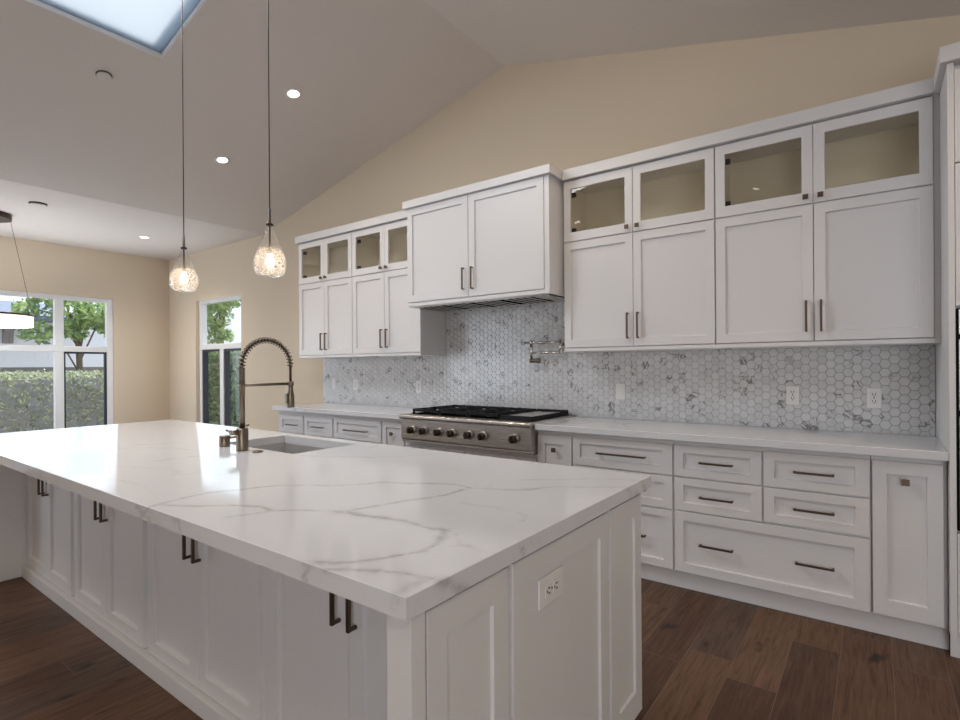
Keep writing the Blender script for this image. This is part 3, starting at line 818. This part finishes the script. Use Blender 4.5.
VEINS = [   # the grey veins of the slab: path in metres, half width, strength
    ([(-1.671, -3.137, 0.914), (-1.7, -3.029, 0.914), (-1.706, -2.935, 0.914), (-1.653, -2.857, 0.914), (-1.618, -2.753, 0.914), (-1.555, -2.71, 0.914), (-1.436, -2.618, 0.914), (-1.366, -2.513, 0.914), (-1.241, -2.459, 0.914), (-1.145, -2.416, 0.914), (-1.063, -2.412, 0.914), (-1.023, -2.385, 0.914), (-0.932, -2.347, 0.914), (-0.877, -2.283, 0.914)], 0.007, 0.42),
    ([(-0.979, -2.364, 0.914), (-0.955, -2.347, 0.914), (-0.836, -2.229, 0.914), (-0.752, -2.199, 0.914), (-0.658, -2.125, 0.914)], 0.005, 0.3),
    ([(-1.665, -3.087, 0.914), (-1.623, -3.064, 0.914), (-1.489, -2.987, 0.914), (-1.405, -2.945, 0.914), (-1.34, -2.947, 0.914), (-1.288, -2.895, 0.914), (-1.218, -2.839, 0.914), (-1.174, -2.814, 0.914)], 0.007, 0.42),
    ([(-1.185, -2.822, 0.914), (-1.171, -2.781, 0.914), (-1.139, -2.725, 0.914), (-1.102, -2.64, 0.914), (-1.059, -2.543, 0.914), (-1.062, -2.446, 0.914)], 0.008, 0.5),
    ([(-1.192, -2.834, 0.914), (-1.171, -2.825, 0.914), (-1.147, -2.814, 0.914)], 0.022, 0.42),
    ([(-1.164, -2.823, 0.914), (-1.096, -2.829, 0.914), (-1.001, -2.81, 0.914), (-0.932, -2.809, 0.914), (-0.857, -2.819, 0.914), (-0.831, -2.812, 0.914)], 0.01, 0.5),
    ([(-0.846, -2.813, 0.914), (-0.828, -2.81, 0.914), (-0.806, -2.845, 0.914), (-0.791, -2.877, 0.914)], 0.014, 0.45),
    ([(-0.791, -2.877, 0.914), (-0.786, -2.894, 0.914), (-0.785, -2.948, 0.914), (-0.81, -2.997, 0.914), (-0.83, -3.035, 0.914), (-0.863, -3.073, 0.914), (-0.902, -3.098, 0.914), (-0.927, -3.11, 0.914)], 0.008, 0.45),
    ([(-0.925, -3.112, 0.914), (-0.899, -3.101, 0.914), (-0.88, -3.091, 0.914)], 0.018, 0.32),
    ([(-0.885, -3.124, 0.914), (-0.836, -3.108, 0.914), (-0.778, -3.082, 0.914), (-0.722, -3.057, 0.914), (-0.691, -3.05, 0.914), (-0.666, -3.035, 0.914)], 0.008, 0.4),
    ([(-0.689, -3.051, 0.914), (-0.675, -3.053, 0.914), (-0.675, -3.074, 0.914), (-0.677, -3.116, 0.914)], 0.013, 0.35),
    ([(-1.381, -3.058, 0.914), (-1.356, -3.003, 0.914), (-1.34, -2.947, 0.914)], 0.005, 0.3),
    ([(-2.094, -2.334, 0.914), (-1.909, -2.272, 0.914), (-1.751, -2.196, 0.914)], 0.006, 0.3),
    ([(-1.872, -2.247, 0.914), (-1.679, -2.116, 0.914), (-1.609, -1.964, 0.914)], 0.006, 0.22),
    ([(-1.987, -2.014, 0.914), (-2.008, -1.929, 0.914)], 0.006, 0.3),
    ([(-3.097, -2.639, 0.914), (-3.013, -2.53, 0.914), (-3.004, -2.446, 0.914)], 0.008, 0.25),
    ([(-2.487, -2.78, 0.914), (-2.481, -2.637, 0.914), (-2.4, -2.542, 0.914)], 0.008, 0.25),
    ([(-3.006, -2.729, 0.914), (-2.924, -2.625, 0.914), (-2.67, -2.549, 0.914)], 0.008, 0.15),
    ([(-0.999, -2.208, 0.914), (-0.862, -2.113, 0.914), (-0.65, -1.98, 0.914)], 0.006, 0.25),
    ([(-0.814, -2.849, 0.914), (-0.829, -2.807, 0.914), (-0.78, -2.815, 0.914), (-0.736, -2.862, 0.914), (-0.678, -2.857, 0.914), (-0.653, -2.857, 0.914)], 0.0035, 0.25),
    ([(-0.743, -2.885, 0.914), (-0.714, -2.85, 0.914), (-0.694, -2.851, 0.914)], 0.003, 0.2),
    ([(-0.782, -2.552, 0.914), (-0.741, -2.578, 0.914), (-0.731, -2.622, 0.914), (-0.722, -2.615, 0.914)], 0.003, 0.25),
    ([(-0.969, -2.579, 0.914), (-0.901, -2.571, 0.914), (-0.821, -2.551, 0.914)], 0.005, 0.15),
    ([(-0.649, -3.04, 0.916), (-0.649, -3.012, 0.903), (-0.649, -2.982, 0.882), (-0.649, -2.95, 0.873)], 0.01, 0.5),
    ([(-0.649, -3.012, 0.908), (-0.649, -2.982, 0.877)], 0.008, 0.4),
    ([(-0.649, -2.88, 0.895), (-0.649, -2.868, 0.877)], 0.003, 0.45),
    ([(-0.649, -2.844, 0.906), (-0.649, -2.842, 0.884)], 0.003, 0.45),
    ([(-0.649, -2.792, 0.907), (-0.649, -2.783, 0.881)], 0.003, 0.45),
    ([(-0.649, -2.764, 0.904), (-0.649, -2.746, 0.878)], 0.003, 0.45),
    ([(-0.649, -2.749, 0.895), (-0.649, -2.734, 0.88)], 0.003, 0.45),
    ([(-0.649, -2.687, 0.902), (-0.649, -2.671, 0.881)], 0.003, 0.45),
    ([(-0.649, -2.713, 0.901), (-0.649, -2.701, 0.886)], 0.003, 0.45),
    ([(-0.649, -2.863, 0.897), (-0.649, -2.844, 0.906)], 0.003, 0.45),
    ([(-0.649, -2.109, 0.907), (-0.649, -2.069, 0.88), (-0.649, -2.027, 0.876)], 0.009, 0.4),
    ([(-0.649, -1.96, 0.895), (-0.649, -1.937, 0.874)], 0.01, 0.4),
    ([(-0.951, -3.129, 0.91), (-0.93, -3.129, 0.907), (-0.952, -3.129, 0.887), (-0.943, -3.129, 0.876)], 0.006, 0.5),
    ([(-0.93, -3.129, 0.91), (-0.943, -3.129, 0.892)], 0.006, 0.5),
    ([(-0.682, -3.129, 0.911), (-0.692, -3.129, 0.891), (-0.682, -3.129, 0.887)], 0.006, 0.5),
    ([(-0.685, -3.129, 0.908), (-0.67, -3.129, 0.905)], 0.006, 0.5),
    ([(-1.761, -3.129, 0.903), (-1.693, -3.129, 0.889), (-1.66, -3.129, 0.88)], 0.006, 0.35),
    ([(-1.684, -3.129, 0.904), (-1.735, -3.129, 0.874)], 0.006, 0.35),
    ([(-1.619, -3.129, 0.893), (-1.535, -3.129, 0.894), (-1.477, -3.129, 0.91), (-1.47, -3.129, 0.885)], 0.006, 0.35),
    ([(-1.659, -3.129, 0.905), (-1.596, -3.129, 0.87)], 0.006, 0.35),
]


def vein_field(P):
    Q = P.copy()
    for a, b, f, ph in ((0, 1, 9., .3), (1, 0, 11., 1.1), (0, 1, 23., 2.), (1, 0, 27., .7), (0, 1, 61, .2), (1, 0, 57, 1.9)):
        Q[:, a] += .09 / f * np.sin(f * P[:, b] + ph + 2.1 * P[:, a] * 3)
    out = np.zeros(len(P))
    for pts, hw, st in VEINS:
        pts = np.array(pts); d = np.full(len(P), 9.); W = np.full(len(P), hw)
        L = np.r_[0, np.cumsum(np.linalg.norm(np.diff(pts, axis=0), axis=1))]
        for i in range(len(pts) - 1):
            a, b = pts[i], pts[i + 1]; ab = b - a; t = np.clip(((Q - a) @ ab) / (ab @ ab + 1e-12), 0, 1)
            di = np.linalg.norm(Q - (a + t[:, None] * ab), axis=1); s = L[i] + t * (L[i + 1] - L[i])
            w = hw * (.75 + .45 * np.sin(17 * s + 3 * i) * np.sin(41 * s))
            m = di < d; d[m] = di[m]; W[m] = w[m]
        out = np.maximum(out, st * (np.exp(-(d / W) ** 2) + .22 * np.exp(-(d / (W * 2.6)) ** 2)))
    return np.clip(out, 0, 1)


def seg(stops, step):
    r = []
    for a, b in zip(stops[:-1], stops[1:]):
        n = max(1, int(round((b - a) / step))); r += list(np.linspace(a, b, n + 1)[:-1])
    return np.array(r + [stops[-1]])


def island_slab():
    xs = seg([IX0, IX0 + .003, SKX0, SKX1, IX1 - .003, IX1], .0085); ys = seg([IY0, IY0 + .003, SKY0, SKY1, IY1 - .003, IY1], .0085)
    zs = seg([IZ0, IZ0 + .003, IZ1 - .003, IZ1], .0085)
    V = []; F = []
    def grid(U, W, fn, skip=None):
        o = len(V); nu, nw = len(U), len(W)
        for u in U:
            for w in W: V.append(fn(u, w))
        for i in range(nu - 1):
            for j in range(nw - 1):
                if skip and skip((U[i] + U[i + 1]) / 2, (W[j] + W[j + 1]) / 2): continue
                F.append((o + i * nw + j, o + (i + 1) * nw + j, o + (i + 1) * nw + j + 1, o + i * nw + j + 1))
    sk = lambda u, w: SKX0 < u < SKX1 and SKY0 < w < SKY1
    grid(xs, ys, lambda u, w: (u, w, IZ1), sk)
    for y in (IY0, IY1): grid(xs, zs, lambda u, w: (u, y, w))
    for x in (IX0, IX1): grid(ys, zs, lambda u, w: (x, u, w))
    xc = np.array([IX0, SKX0, SKX1, IX1]); yc = np.array([IY0, SKY0, SKY1, IY1])
    grid(xc, yc, lambda u, w: (u, w, IZ0), sk)
    zc_ = np.array([IZ0, IZ1])
    for y in (SKY0, SKY1): grid(np.array([SKX0, SKX1]), zc_, lambda u, w: (u, y, w))
    for x in (SKX0, SKX1): grid(np.array([SKY0, SKY1]), zc_, lambda u, w: (x, u, w))
    V = np.array(V)
    # ease the top arris
    fld = vein_field(V)
    e = .0016
    for ax, lo, hi in ((0, IX0, IX1), (1, IY0, IY1)):
        m = (np.abs(V[:, 2] - IZ1) < 1e-6)
        V[m & (np.abs(V[:, ax] - lo) < 1e-6), 2] -= e * .5; V[m & (np.abs(V[:, ax] - hi) < 1e-6), 2] -= e * .5
    c = Vector(((IX0 + IX1) / 2, (IY0 + IY1) / 2, IZ0))
    me = bpy.data.meshes.new('countertop'); me.from_pydata([Vector(v) - c for v in V], [], F)
    me.attributes.new('vein', 'FLOAT', 'POINT').data.foreach_set('value', fld.astype(np.float32))
    me.materials.append(M_QI)
    bm = bmesh.new(); bm.from_mesh(me); bmesh.ops.remove_doubles(bm, verts=bm.verts, dist=1e-5); bmesh.ops.recalc_face_normals(bm, faces=bm.faces); bm.to_mesh(me); bm.free()
    o = bpy.data.objects.new('countertop', me); link(o, None, None, c)
    return tag(o, 'large white quartz island countertop with grey veins', 'countertop')


island_slab()

TI = XF('-y', -2.765); GI = 'white two-door cabinets along the island front'
for x0, x1, lab in ((-4.340, -3.500, 'island cabinet with two doors right beside the far end wing panel'),
                    (-3.500, -2.578, 'second island cabinet from the far end wing, with dark pulls'),
                    (-2.578, -1.660, 'third island cabinet from the far end wing, with dark pulls'),
                    (-1.660, -.735, 'island cabinet with two doors nearest the corner post')):
    t = thing('island_cabinet', ((x0 + x1) / 2, -2.6, .07), lab, 'cabinet', GI)
    mb = MB(); th = .018; a, b = x0 + .001, x1 - .001
    mb.box(a, a + th, -2.765, -2.42, .07, .872); mb.box(b - th, b, -2.765, -2.42, .07, .872); mb.box(a + th, b - th, -2.438, -2.42, .07, .872)
    mb.box(a + th, b - th, -2.765, -2.438, .07, .088); mb.box(a + th, b - th, -2.765, -2.745, .088, .872)
    build('carcass', mb, M_CAB, t, .001)
    u0, u1 = x0 + (.004 if x0 < -4.3 else .026), x1 - (.073 if x1 > -.8 else .026); um = (u0 + u1) / 2
    for i, (p, q) in enumerate(((u0, um - .0015), (um + .0015, u1))):
        m = MB(); shaker(m, TI, p, q, .072, .866, fr=.06); d = build('door', m, M_CAB, t)
        bar_pull(TI, q - .034 if i == 0 else p + .034, .665, .19, True, d, M_PULL, sec=.011, out=.034)
# plinth
mb = MB().box(-4.338, -.74, -2.810, -2.60, 0, .069); tag(build('plinth', mb, M_CAB, bevel=.002), 'white plinth board along the foot of the island cabinets', 'plinth')
# far wing
mb = MB().box(-4.375, -4.342, -3.10, -1.93, 0, .872); tag(build('wing_panel', mb, M_CAB, bevel=.002), 'white wing panel holding up the far end of the island overhang', 'panel')
# near corner post
cp = thing('corner_post', (-.695, -2.95, 0), 'white corner post and side panel under the near corner of the island top', 'post')
mb = MB().box(-.718, -.657, -3.110, -3.072, 0, .872); mb.box(-.718, -.684, -3.072, -2.776, 0, .872); build('post', mb, M_CAB, cp, .0015)
m = MB(); shaker(m, XF('+x', -.684), -3.060, -2.788, .02, .860, rails=(.056, .060, .07, .064), rec=.008); build('panel', m, M_CAB, cp)
# island end: three shaker panels
ep = thing('end_panel', (-.66, -2.5, 0), 'white shaker end panel set on the short side of the island', 'panel')
mb = MB().box(-.734, -.705, -2.766, -1.945, .09, .868); mb.box(-.734, -.718, -2.766, -2.02, 0, .09); build('backing', mb, M_CAB, ep)
TE = XF('+x', -.705)
for (a, b, rl, zb) in ((-2.772, -2.232, (.062, .06, .07, .066), .09), (-2.218, -1.950, (.068, .058, .085, .068), .105)):
    m = MB(); shaker(m, TE, a, b, zb, .860, rails=rl, rec=.008, th=.041); build('panel', m, M_CAB, ep)
# island rear panel (faces the rangetop)
mb = MB().box(-4.34, -.735, -1.938, -1.922, .07, .872); tag(build('back_panel', mb, M_CAB, bevel=.001), 'plain white panel closing the island side that faces the range', 'panel')
outlet(TE, -2.589, .745, 'white two-socket outlet mounted sideways on the island end panel', base_=.0335, horiz=True, w=.075, h=.122)

# sink
mb = MB()
sk = thing('sink', (-2.46, -2.15, .66), 'undermount stainless sink let into the island top', 'sink')
x0, x1, y0, y1, zb, zt = SKX0 + .004, SKX1 - .004, SKY0 + .004, SKY1 - .004, .69, .8725
th = .004
mb.box(x0, x1, y0, y1, zb - th, zb); mb.box(x0 - th, x0, y0 - th, y1 + th, zb - th, zt); mb.box(x1, x1 + th, y0 - th, y1 + th, zb - th, zt)
mb.box(x0, x1, y0 - th, y0, zb - th, zt); mb.box(x0, x1, y1, y1 + th, zb - th, zt)
mb.box(x0 - .02, x1 + .02, y0 - .02, y0 - th, zt - .003, zt); mb.box(x0 - .02, x1 + .02, y1 + th, y1 + .02, zt - .003, zt)
build('basin', mb, M_SINK, sk)
m = MB(); m.lathe((-2.46, -2.05, zb), [(.045, 0), (.045, .002), (.03, .001), (0, .001)], n=24); build('drain', m, M_CHROME, sk)

# faucet
fc = thing('faucet', (-2.447, -2.409, .914), 'bronze spring-coil pull-down faucet beside the island sink', 'faucet')
fx, fy = -2.447, -2.409
m = MB(); m.lathe((fx, fy, .914), [(.027, 0), (.0275, .003), (.0275, .100), (.025, .105), (0, .105)], n=28); m.cyl((fx, fy + .02, 1.03), (fx, fy + .034, 1.034), .004); build('base', m, M_GUN, fc)
m = MB(); m.cyl((fx, fy, 1.015), (fx, fy, 1.245), .0135); build('column', m, M_GUN, fc)
m = MB()
for k in range(9): m.lathe((fx, fy, 1.235 + k * .0085), [(.012, 0), (.0155, .0015), (.0155, .005), (.012, .0065)], n=20)
m.cyl((fx, fy, 1.235), (fx, fy, 1.312), .012); build('ribbed_collar', m, M_GUN, fc)
R_ = .1325; cy_ = fy + R_; zc0 = 1.315
def arch(t): a = math.pi * (1 - t); return Vector((fx, cy_ + R_ * math.cos(a), zc0 + R_ * 1.0 * math.sin(a)))
m = MB(); m.tube([Vector((fx, fy, 1.30))] + [arch(i / 40) for i in range(41)] + [Vector((fx, fy + 2 * R_, 1.235))], .0065, 10); build('hose', m, M_DKBR, fc)
turns = 24; pts = []
for i in range(turns * 14 + 1):
    t = i / (turns * 14); c = arch(t); a = math.pi * (1 - t); rad = Vector((0, math.cos(a), math.sin(a))); ph = 2 * math.pi * turns * t
    pts.append(c + rad * (.0135 * math.cos(ph)) + Vector((1, 0, 0)) * (.0135 * math.sin(ph)))
m = MB(); m.tube(pts, .0036, 6); build('spring_coil', m, M_GUN, fc)
wy = fy + 2 * R_
m = MB(); m.lathe((fx, wy, 1.102), [(.016, 0), (.019, .004), (.019, .06), (.0145, .085), (.0125, .10), (.0125, .13)], n=24); m.box(fx - .008, fx + .008, wy - .029, wy - .015, 1.125, 1.175)
build('spray_head', m, M_GUN, fc)
m = MB(); m.cyl((fx, fy, 1.226), (fx, wy, 1.226), .0072); m.lathe((fx, wy, 1.214), [(.016, 0), (.016, .024)], n=20); build('support_arm', m, M_GUN, fc)
m = MB(); m.cyl((fx, fy - .02, 1.003), (fx, fy - .058, 1.003), .0125); m.cyl((fx, fy - .05, 1.003), (fx - .045, fy - .054, 1.012), .005); build('lever', m, M_GUN, fc)
m = MB(); m.lathe((-2.643, -2.392, .914), [(.025, 0), (.0255, .002), (.0255, .052), (.023, .055), (0, .055)], n=28); m.cyl((-2.643, -2.392, .955), (-2.60, -2.33, .962), .006)
tag(build('soap_dispenser', m, M_GUN), 'short bronze soap dispenser left of the island faucet', 'soap dispenser')
m = MB(); m.lathe((-2.332, -2.398, .914), [(.024, 0), (.024, .004), (.015, .005), (.015, .009), (0, .009)], n=28)
tag(build('air_switch', m, M_GUN), 'flat bronze push button on the island right of the faucet', 'button')

# ------------------------------------------------------------------ pendants
def pendant(x, y, zc, ztop, label):
    t = thing('pendant_light', (x, y, ztop), label, 'pendant light', 'teardrop glass pendants')
    zb = zc - .135
    outer = [(.040, 0), (.052, .006), (.062, .022), (.067, .050), (.064, .075), (.055, .100), (.044, .125), (.031, .158), (.019, .192), (.0125, .215), (.0095, .23), (.0085, .285)]
    m = MB(); m.lathe((x, y, zb), outer, n=40, close=False); m.lathe((x, y, zb), [(r - .003, h) for r, h in outer], n=40, close=False)
    build('glass_shade', m, M_CRACK, t)
    m = MB(); m.lathe((x, y, zb + .213), [(.012, 0), (.015, .003), (.015, .008), (.006, .012), (.004, .075)], n=18); m.cyl((x, y, zb + .115), (x, y, zb + .213), .0036); m.lathe((x, y, zb + .095), [(.008, 0), (.009, .004), (.009, .024), (.004, .03)], n=16)
    build('socket_stem', m, M_DKBR, t)
    m = MB(); m.lathe((x, y, zb + .036), [(0, 0), (.011, .005), (.017, .018), (.016, .032), (.009, .05), (.008, .06)], n=20); build('bulb', m, M_BULB, t)
    m = MB(); m.cyl((x, y, zb + .27), (x, y, ztop - .02), .0024, 8); build('cord', m, M_DKBR, t)
    m = MB(); m.lathe((x, y, ztop - .045), [(.012, 0), (.055, .012), (.06, .03), (.06, .06)], n=28); build('ceiling_canopy', m, M_DKBR, t)


pendant(-2.826, -2.5, 1.838, zl(-2.826), 'teardrop glass pendant with lit bulb, the left one nearer the skylight')
pendant(-2.057, -2.5, 1.832, zr(-2.057), 'teardrop glass pendant with lit bulb, the one nearer the wall cabinets')

# ------------------------------------------------------------------ recessed lights, detectors
def downlight(x, y, zf, nrm, label, power):
    z = zf(x) if callable(zf) else zf; n = Vector(nrm).normalized()
    c = Vector((x, y, z)); t = thing('recessed_light', c, label, 'recessed light', 'recessed ceiling lights')
    m = MB(); m.lathe(c - n * .0005, [(.060, 0), (.060, .004), (.056, .007), (.045, .003), (.043, 0)], n, 32, close=False); build('trim_ring', m, M_PLATE, t)
    m = MB(); m.lathe(c + n * .001, [(.043, 0), (.043, .002), (0, .002)], n, 32); build('lens', m, M_DOWN, t)
    lamp('lamp', 'SPOT', c + n * .02, power, (1, .80, .58), n, spot_size=2.3, spot_blend=.9, shadow_soft_size=.05)


nl = (.2388, 0, -1); nr = (-.2467, 0, -1); PW = 46
downlight(-3.818, -1.177, zl, nl, 'lit recessed light on the sloped ceiling nearest the ridge', PW)
downlight(-4.958, -1.172, zl, nl, 'lit recessed light on the sloped ceiling above the left wall cabinets', PW)
downlight(-7.504, -.855, ZS, (0, 0, -1), 'lit recessed light on the flat ceiling near the far corner', PW * 1.1)
for x, y, f_, n_, l_ in ((-3.76, -4.56, zl, nl, 'recessed light on the left slope behind the skylight'), (-5.0, -4.56, zl, nl, 'recessed light on the left slope towards the left wall'),
                         (-1.21, -4.43, zr, nr, 'recessed light on the right slope on the left wall side'), (-1.21, -1.17, zr, nr, 'recessed light on the right slope above the wall counter'),
                         (1.0, -1.17, zr, nr, 'recessed light on the right slope beyond the tall cabinet'), (1.0, -4.43, zr, nr, 'recessed light on the right slope nearest the near wall')):
    downlight(x, y, f_, n_, l_, PW)
n = Vector(nl).normalized(); c = Vector((-4.417, -2.316, zl(-4.417)))
m = MB(); m.lathe(c, [(.050, -.001), (.050, .007), (0, .007)], n, 32); m.m = 1; m.lathe(c + n * .007, [(.044, 0), (.046, .005), (.044, .007), (0, .007)], n, 32)  # dark flange paints the shade of the gap behind the disc
tag(build('sprinkler_cover', m, [M_SLOT, M_CEIL]), 'small round grey cover disc on the sloped ceiling beside the skylight', 'ceiling cover')
c = Vector((-6.80, -2.106, ZS)); m = MB(); m.lathe(c, [(.075, -.001), (.075, .012), (0, .012)], (0, 0, -1), 32); m.m = 1; m.lathe(c + Vector((0, 0, -.012)), [(.066, 0), (.070, .006), (.066, .008), (0, .008)], (0, 0, -1), 32)  # dark base ring is painted shade, as a gap above the fitting
tag(build('ceiling_speaker', m, [M_SLOT, M_CEIL]), 'small round ceiling fitting on the flat ceiling beside the chandelier', 'ceiling cover')

# chandelier
ch = thing('chandelier', (-7.6, -2.34, ZS), 'round drum chandelier on thin cables before the far window', 'chandelier')
m = MB(); m.lathe((-7.6, -2.34, ZS), [(.20, -.06), (.20, -.012), (.19, 0)], n=40); build('ceiling_canopy', m, M_DKBR, ch)
m = MB()
prof = [(.375, 1.775), (.375, 1.887), (.370, 1.887), (.370, 1.775)]
m.lathe((-7.6, -2.34, 0), prof + [prof[0]], n=64, close=False); build('shade', m, M_SHADE, ch)
m = MB(); pr = [(.380, 1.886), (.380, 1.905), (.365, 1.905), (.365, 1.886)]; m.lathe((-7.6, -2.34, 0), pr + [pr[0]], n=64, close=False); build('top_ring', m, M_DKBR, ch)
lamp('chandelier_lamp', 'POINT', (-7.6, -2.34, 1.70), 40, (.95, .97, 1), shadow_soft_size=.12)
for k in range(3):
    a = math.radians(88 + 120 * k); p = Vector((-7.6 + .372 * math.cos(a), -2.34 + .372 * math.sin(a), 1.9)); q = Vector((-7.6 + .19 * math.cos(a), -2.34 + .19 * math.sin(a), ZS - .06))
    m = MB(); m.cyl(p, q, .0022, 6); build('cable', m, M_DKBR, ch)

# ------------------------------------------------------------------ outside the windows
mb = MB().box(-60, 30, -40, 40, -.25, -.15); struct('ground', mb, M_SOIL)


def leaves(name, centres, size, mat, parent=None, flat=0.):
    n = len(centres); c = np.asarray(centres, float); a = rng.normal(size=(n, 3)); a /= np.linalg.norm(a, axis=1)[:, None]
    b = rng.normal(size=(n, 3)); b -= a * (a * b).sum(1)[:, None]; b /= np.linalg.norm(b, axis=1)[:, None]
    s = size * (.6 + .8 * rng.random(n))[:, None]; w = np.cross(a, b) * s * .12
    V = np.stack([c - a * s, c - b * s * .45 + w, c + a * s, c + b * s * .45 + w], 1).reshape(-1, 3)
    F = np.arange(4 * n).reshape(-1, 4).tolist()
    o0 = Vector(c.mean(0)); o0.z = c[:, 2].min()
    me = bpy.data.meshes.new(name); me.from_pydata((V - np.array(o0)).tolist(), [], F)
    me.attributes.new('rnd', 'FLOAT', 'FACE').data.foreach_set('value', rng.random(n).astype(np.float32))
    me.materials.append(mat); o = bpy.data.objects.new(name, me); link(o, None, parent, o0); return o


def tree(x, y, h, blobs, label, nl_, size=.085):
    t = thing('tree', (x, y, -.15), label, 'tree', 'trees outside the windows')
    m = MB(); m.tube([(x, y, -.15), (x + .03, y + .02, h * .35), (x - .02, y, h * .7), (x + .02, y, h * .92)], .055, 10)
    cs = []
    for (bx, by, bz, r) in blobs:
        m.tube([(x, y, max(.9, bz - r - .5)), ((x + bx) / 2, (y + by) / 2, bz - r * .4), (bx, by, bz)], .018, 6)
        k = int(nl_ * r ** 1.6 / sum(b[3] ** 1.6 for b in blobs)); d = rng.normal(size=(k, 3)); d /= np.linalg.norm(d, axis=1)[:, None]
        cs.append(np.array([bx, by, bz]) + d * (r * (.55 + .5 * rng.random(k)))[:, None] * np.array([1, 1, .8]))
    build('trunk', m, M_BARK, t); leaves('foliage', np.concatenate(cs), size, M_LEAF, t)


def hedge(x0, x1, y0, y1, z1, n, label, mat, name='hedge', size=.05):
    t = thing(name, ((x0 + x1) / 2, (y0 + y1) / 2, -.15), label, name)
    mb = MB().box(x0 + .06, x1 - .06, y0 + .06, y1 - .06, -.15, z1 - .07); build('core', mb, M_HCORE if name == 'hedge' else mat, t)
    u = rng.random((n, 3)); face = rng.choice(4, n, p=(.42, .16, .34, .08) if name == 'hedge' else (.1, .6, .25, .05))
    P = np.array([x0, y0, -.15]) + u * np.array([x1 - x0, y1 - y0, z1 + .15])
    P[face == 0, 0] = x1; P[face == 1, 1] = y0; P[face == 2, 2] = z1; P[face == 3, 1] = y1
    P += rng.normal(size=P.shape) * .035
    leaves('foliage', P, size, mat, t)


hedge(-12.6, -11.7, -8.5, 1.6, 1.20, 24000, 'long clipped sunlit hedge outside the far window', M_HEDGE, size=.036)
hedge(-11.3, -6.5, 1.25, 2.1, 1.62, 11000, 'tall dark green shrub row outside the corner window', M_SHRUB, 'shrub', .05)
tree(-13.2, .12, 3.0, [(-12.9, -.10, 2.42, .42), (-13.0, -.75, 2.50, .24), (-12.9, -.62, 2.02, .27), (-12.9, .32, 2.45, .40), (-13.0, .0, 2.10, .25), (-13.0, .65, 2.3, .4), (-12.9, -.4, 2.75, .3)], 'leafy green tree outside the far window', 1500, .075)
tree(-12.5, 2.75, 3.2, [(-12.45, 2.5, 2.55, .45), (-11.6, 2.5, 2.90, .32), (-12.5, 2.5, 2.15, .32), (-13.1, 2.5, 2.6, .4), (-12.1, 2.5, 2.9, .35), (-11.9, 2.5, 2.05, .2)], 'leafy green tree outside the corner window', 1500, .075)
hs = thing('house', (-18, -3, -.15), 'white neighbouring house with slate roof beyond the hedge', 'house')
mb = MB().box(-22, -16.5, -14, 3.5, -.15, 2.47); build('wall', mb, M_STUCCO, hs)
mb = MB(); mb.prism([(-15.7, 2.48), (-15.7, 2.56), (-18.0, 3.08), (-22.8, 2.56), (-22.8, 2.48)], 'y', -14.5, .9); build('roof', mb, M_ROOF, hs)
for yy in (-4.7, -3.24, -1.77, -.31):
    mb = MB(); mb.prism([(-16.5, 2.475), (-15.9, 2.475), (-15.95, 2.36), (-16.3, 2.2), (-16.38, 1.93), (-16.5, 1.93)], 'y', yy - .09, yy + .09); build('bracket', mb, M_TIMBER, hs)
mb = MB().box(-14.2, -14.1, -12, 5, -.15, 1.35); tag(build('fence', mb, M_TIMBER), 'low grey fence between the hedge and the white house', 'fence')
g2 = thing('house', (-9, 9, -.15), 'white building glimpsed right of the tree through the corner window', 'house')
mb = MB().box(-24.0, -8, 8.0, 12, -.15, 3.6); build('wall', mb, M_STUCCO, g2)
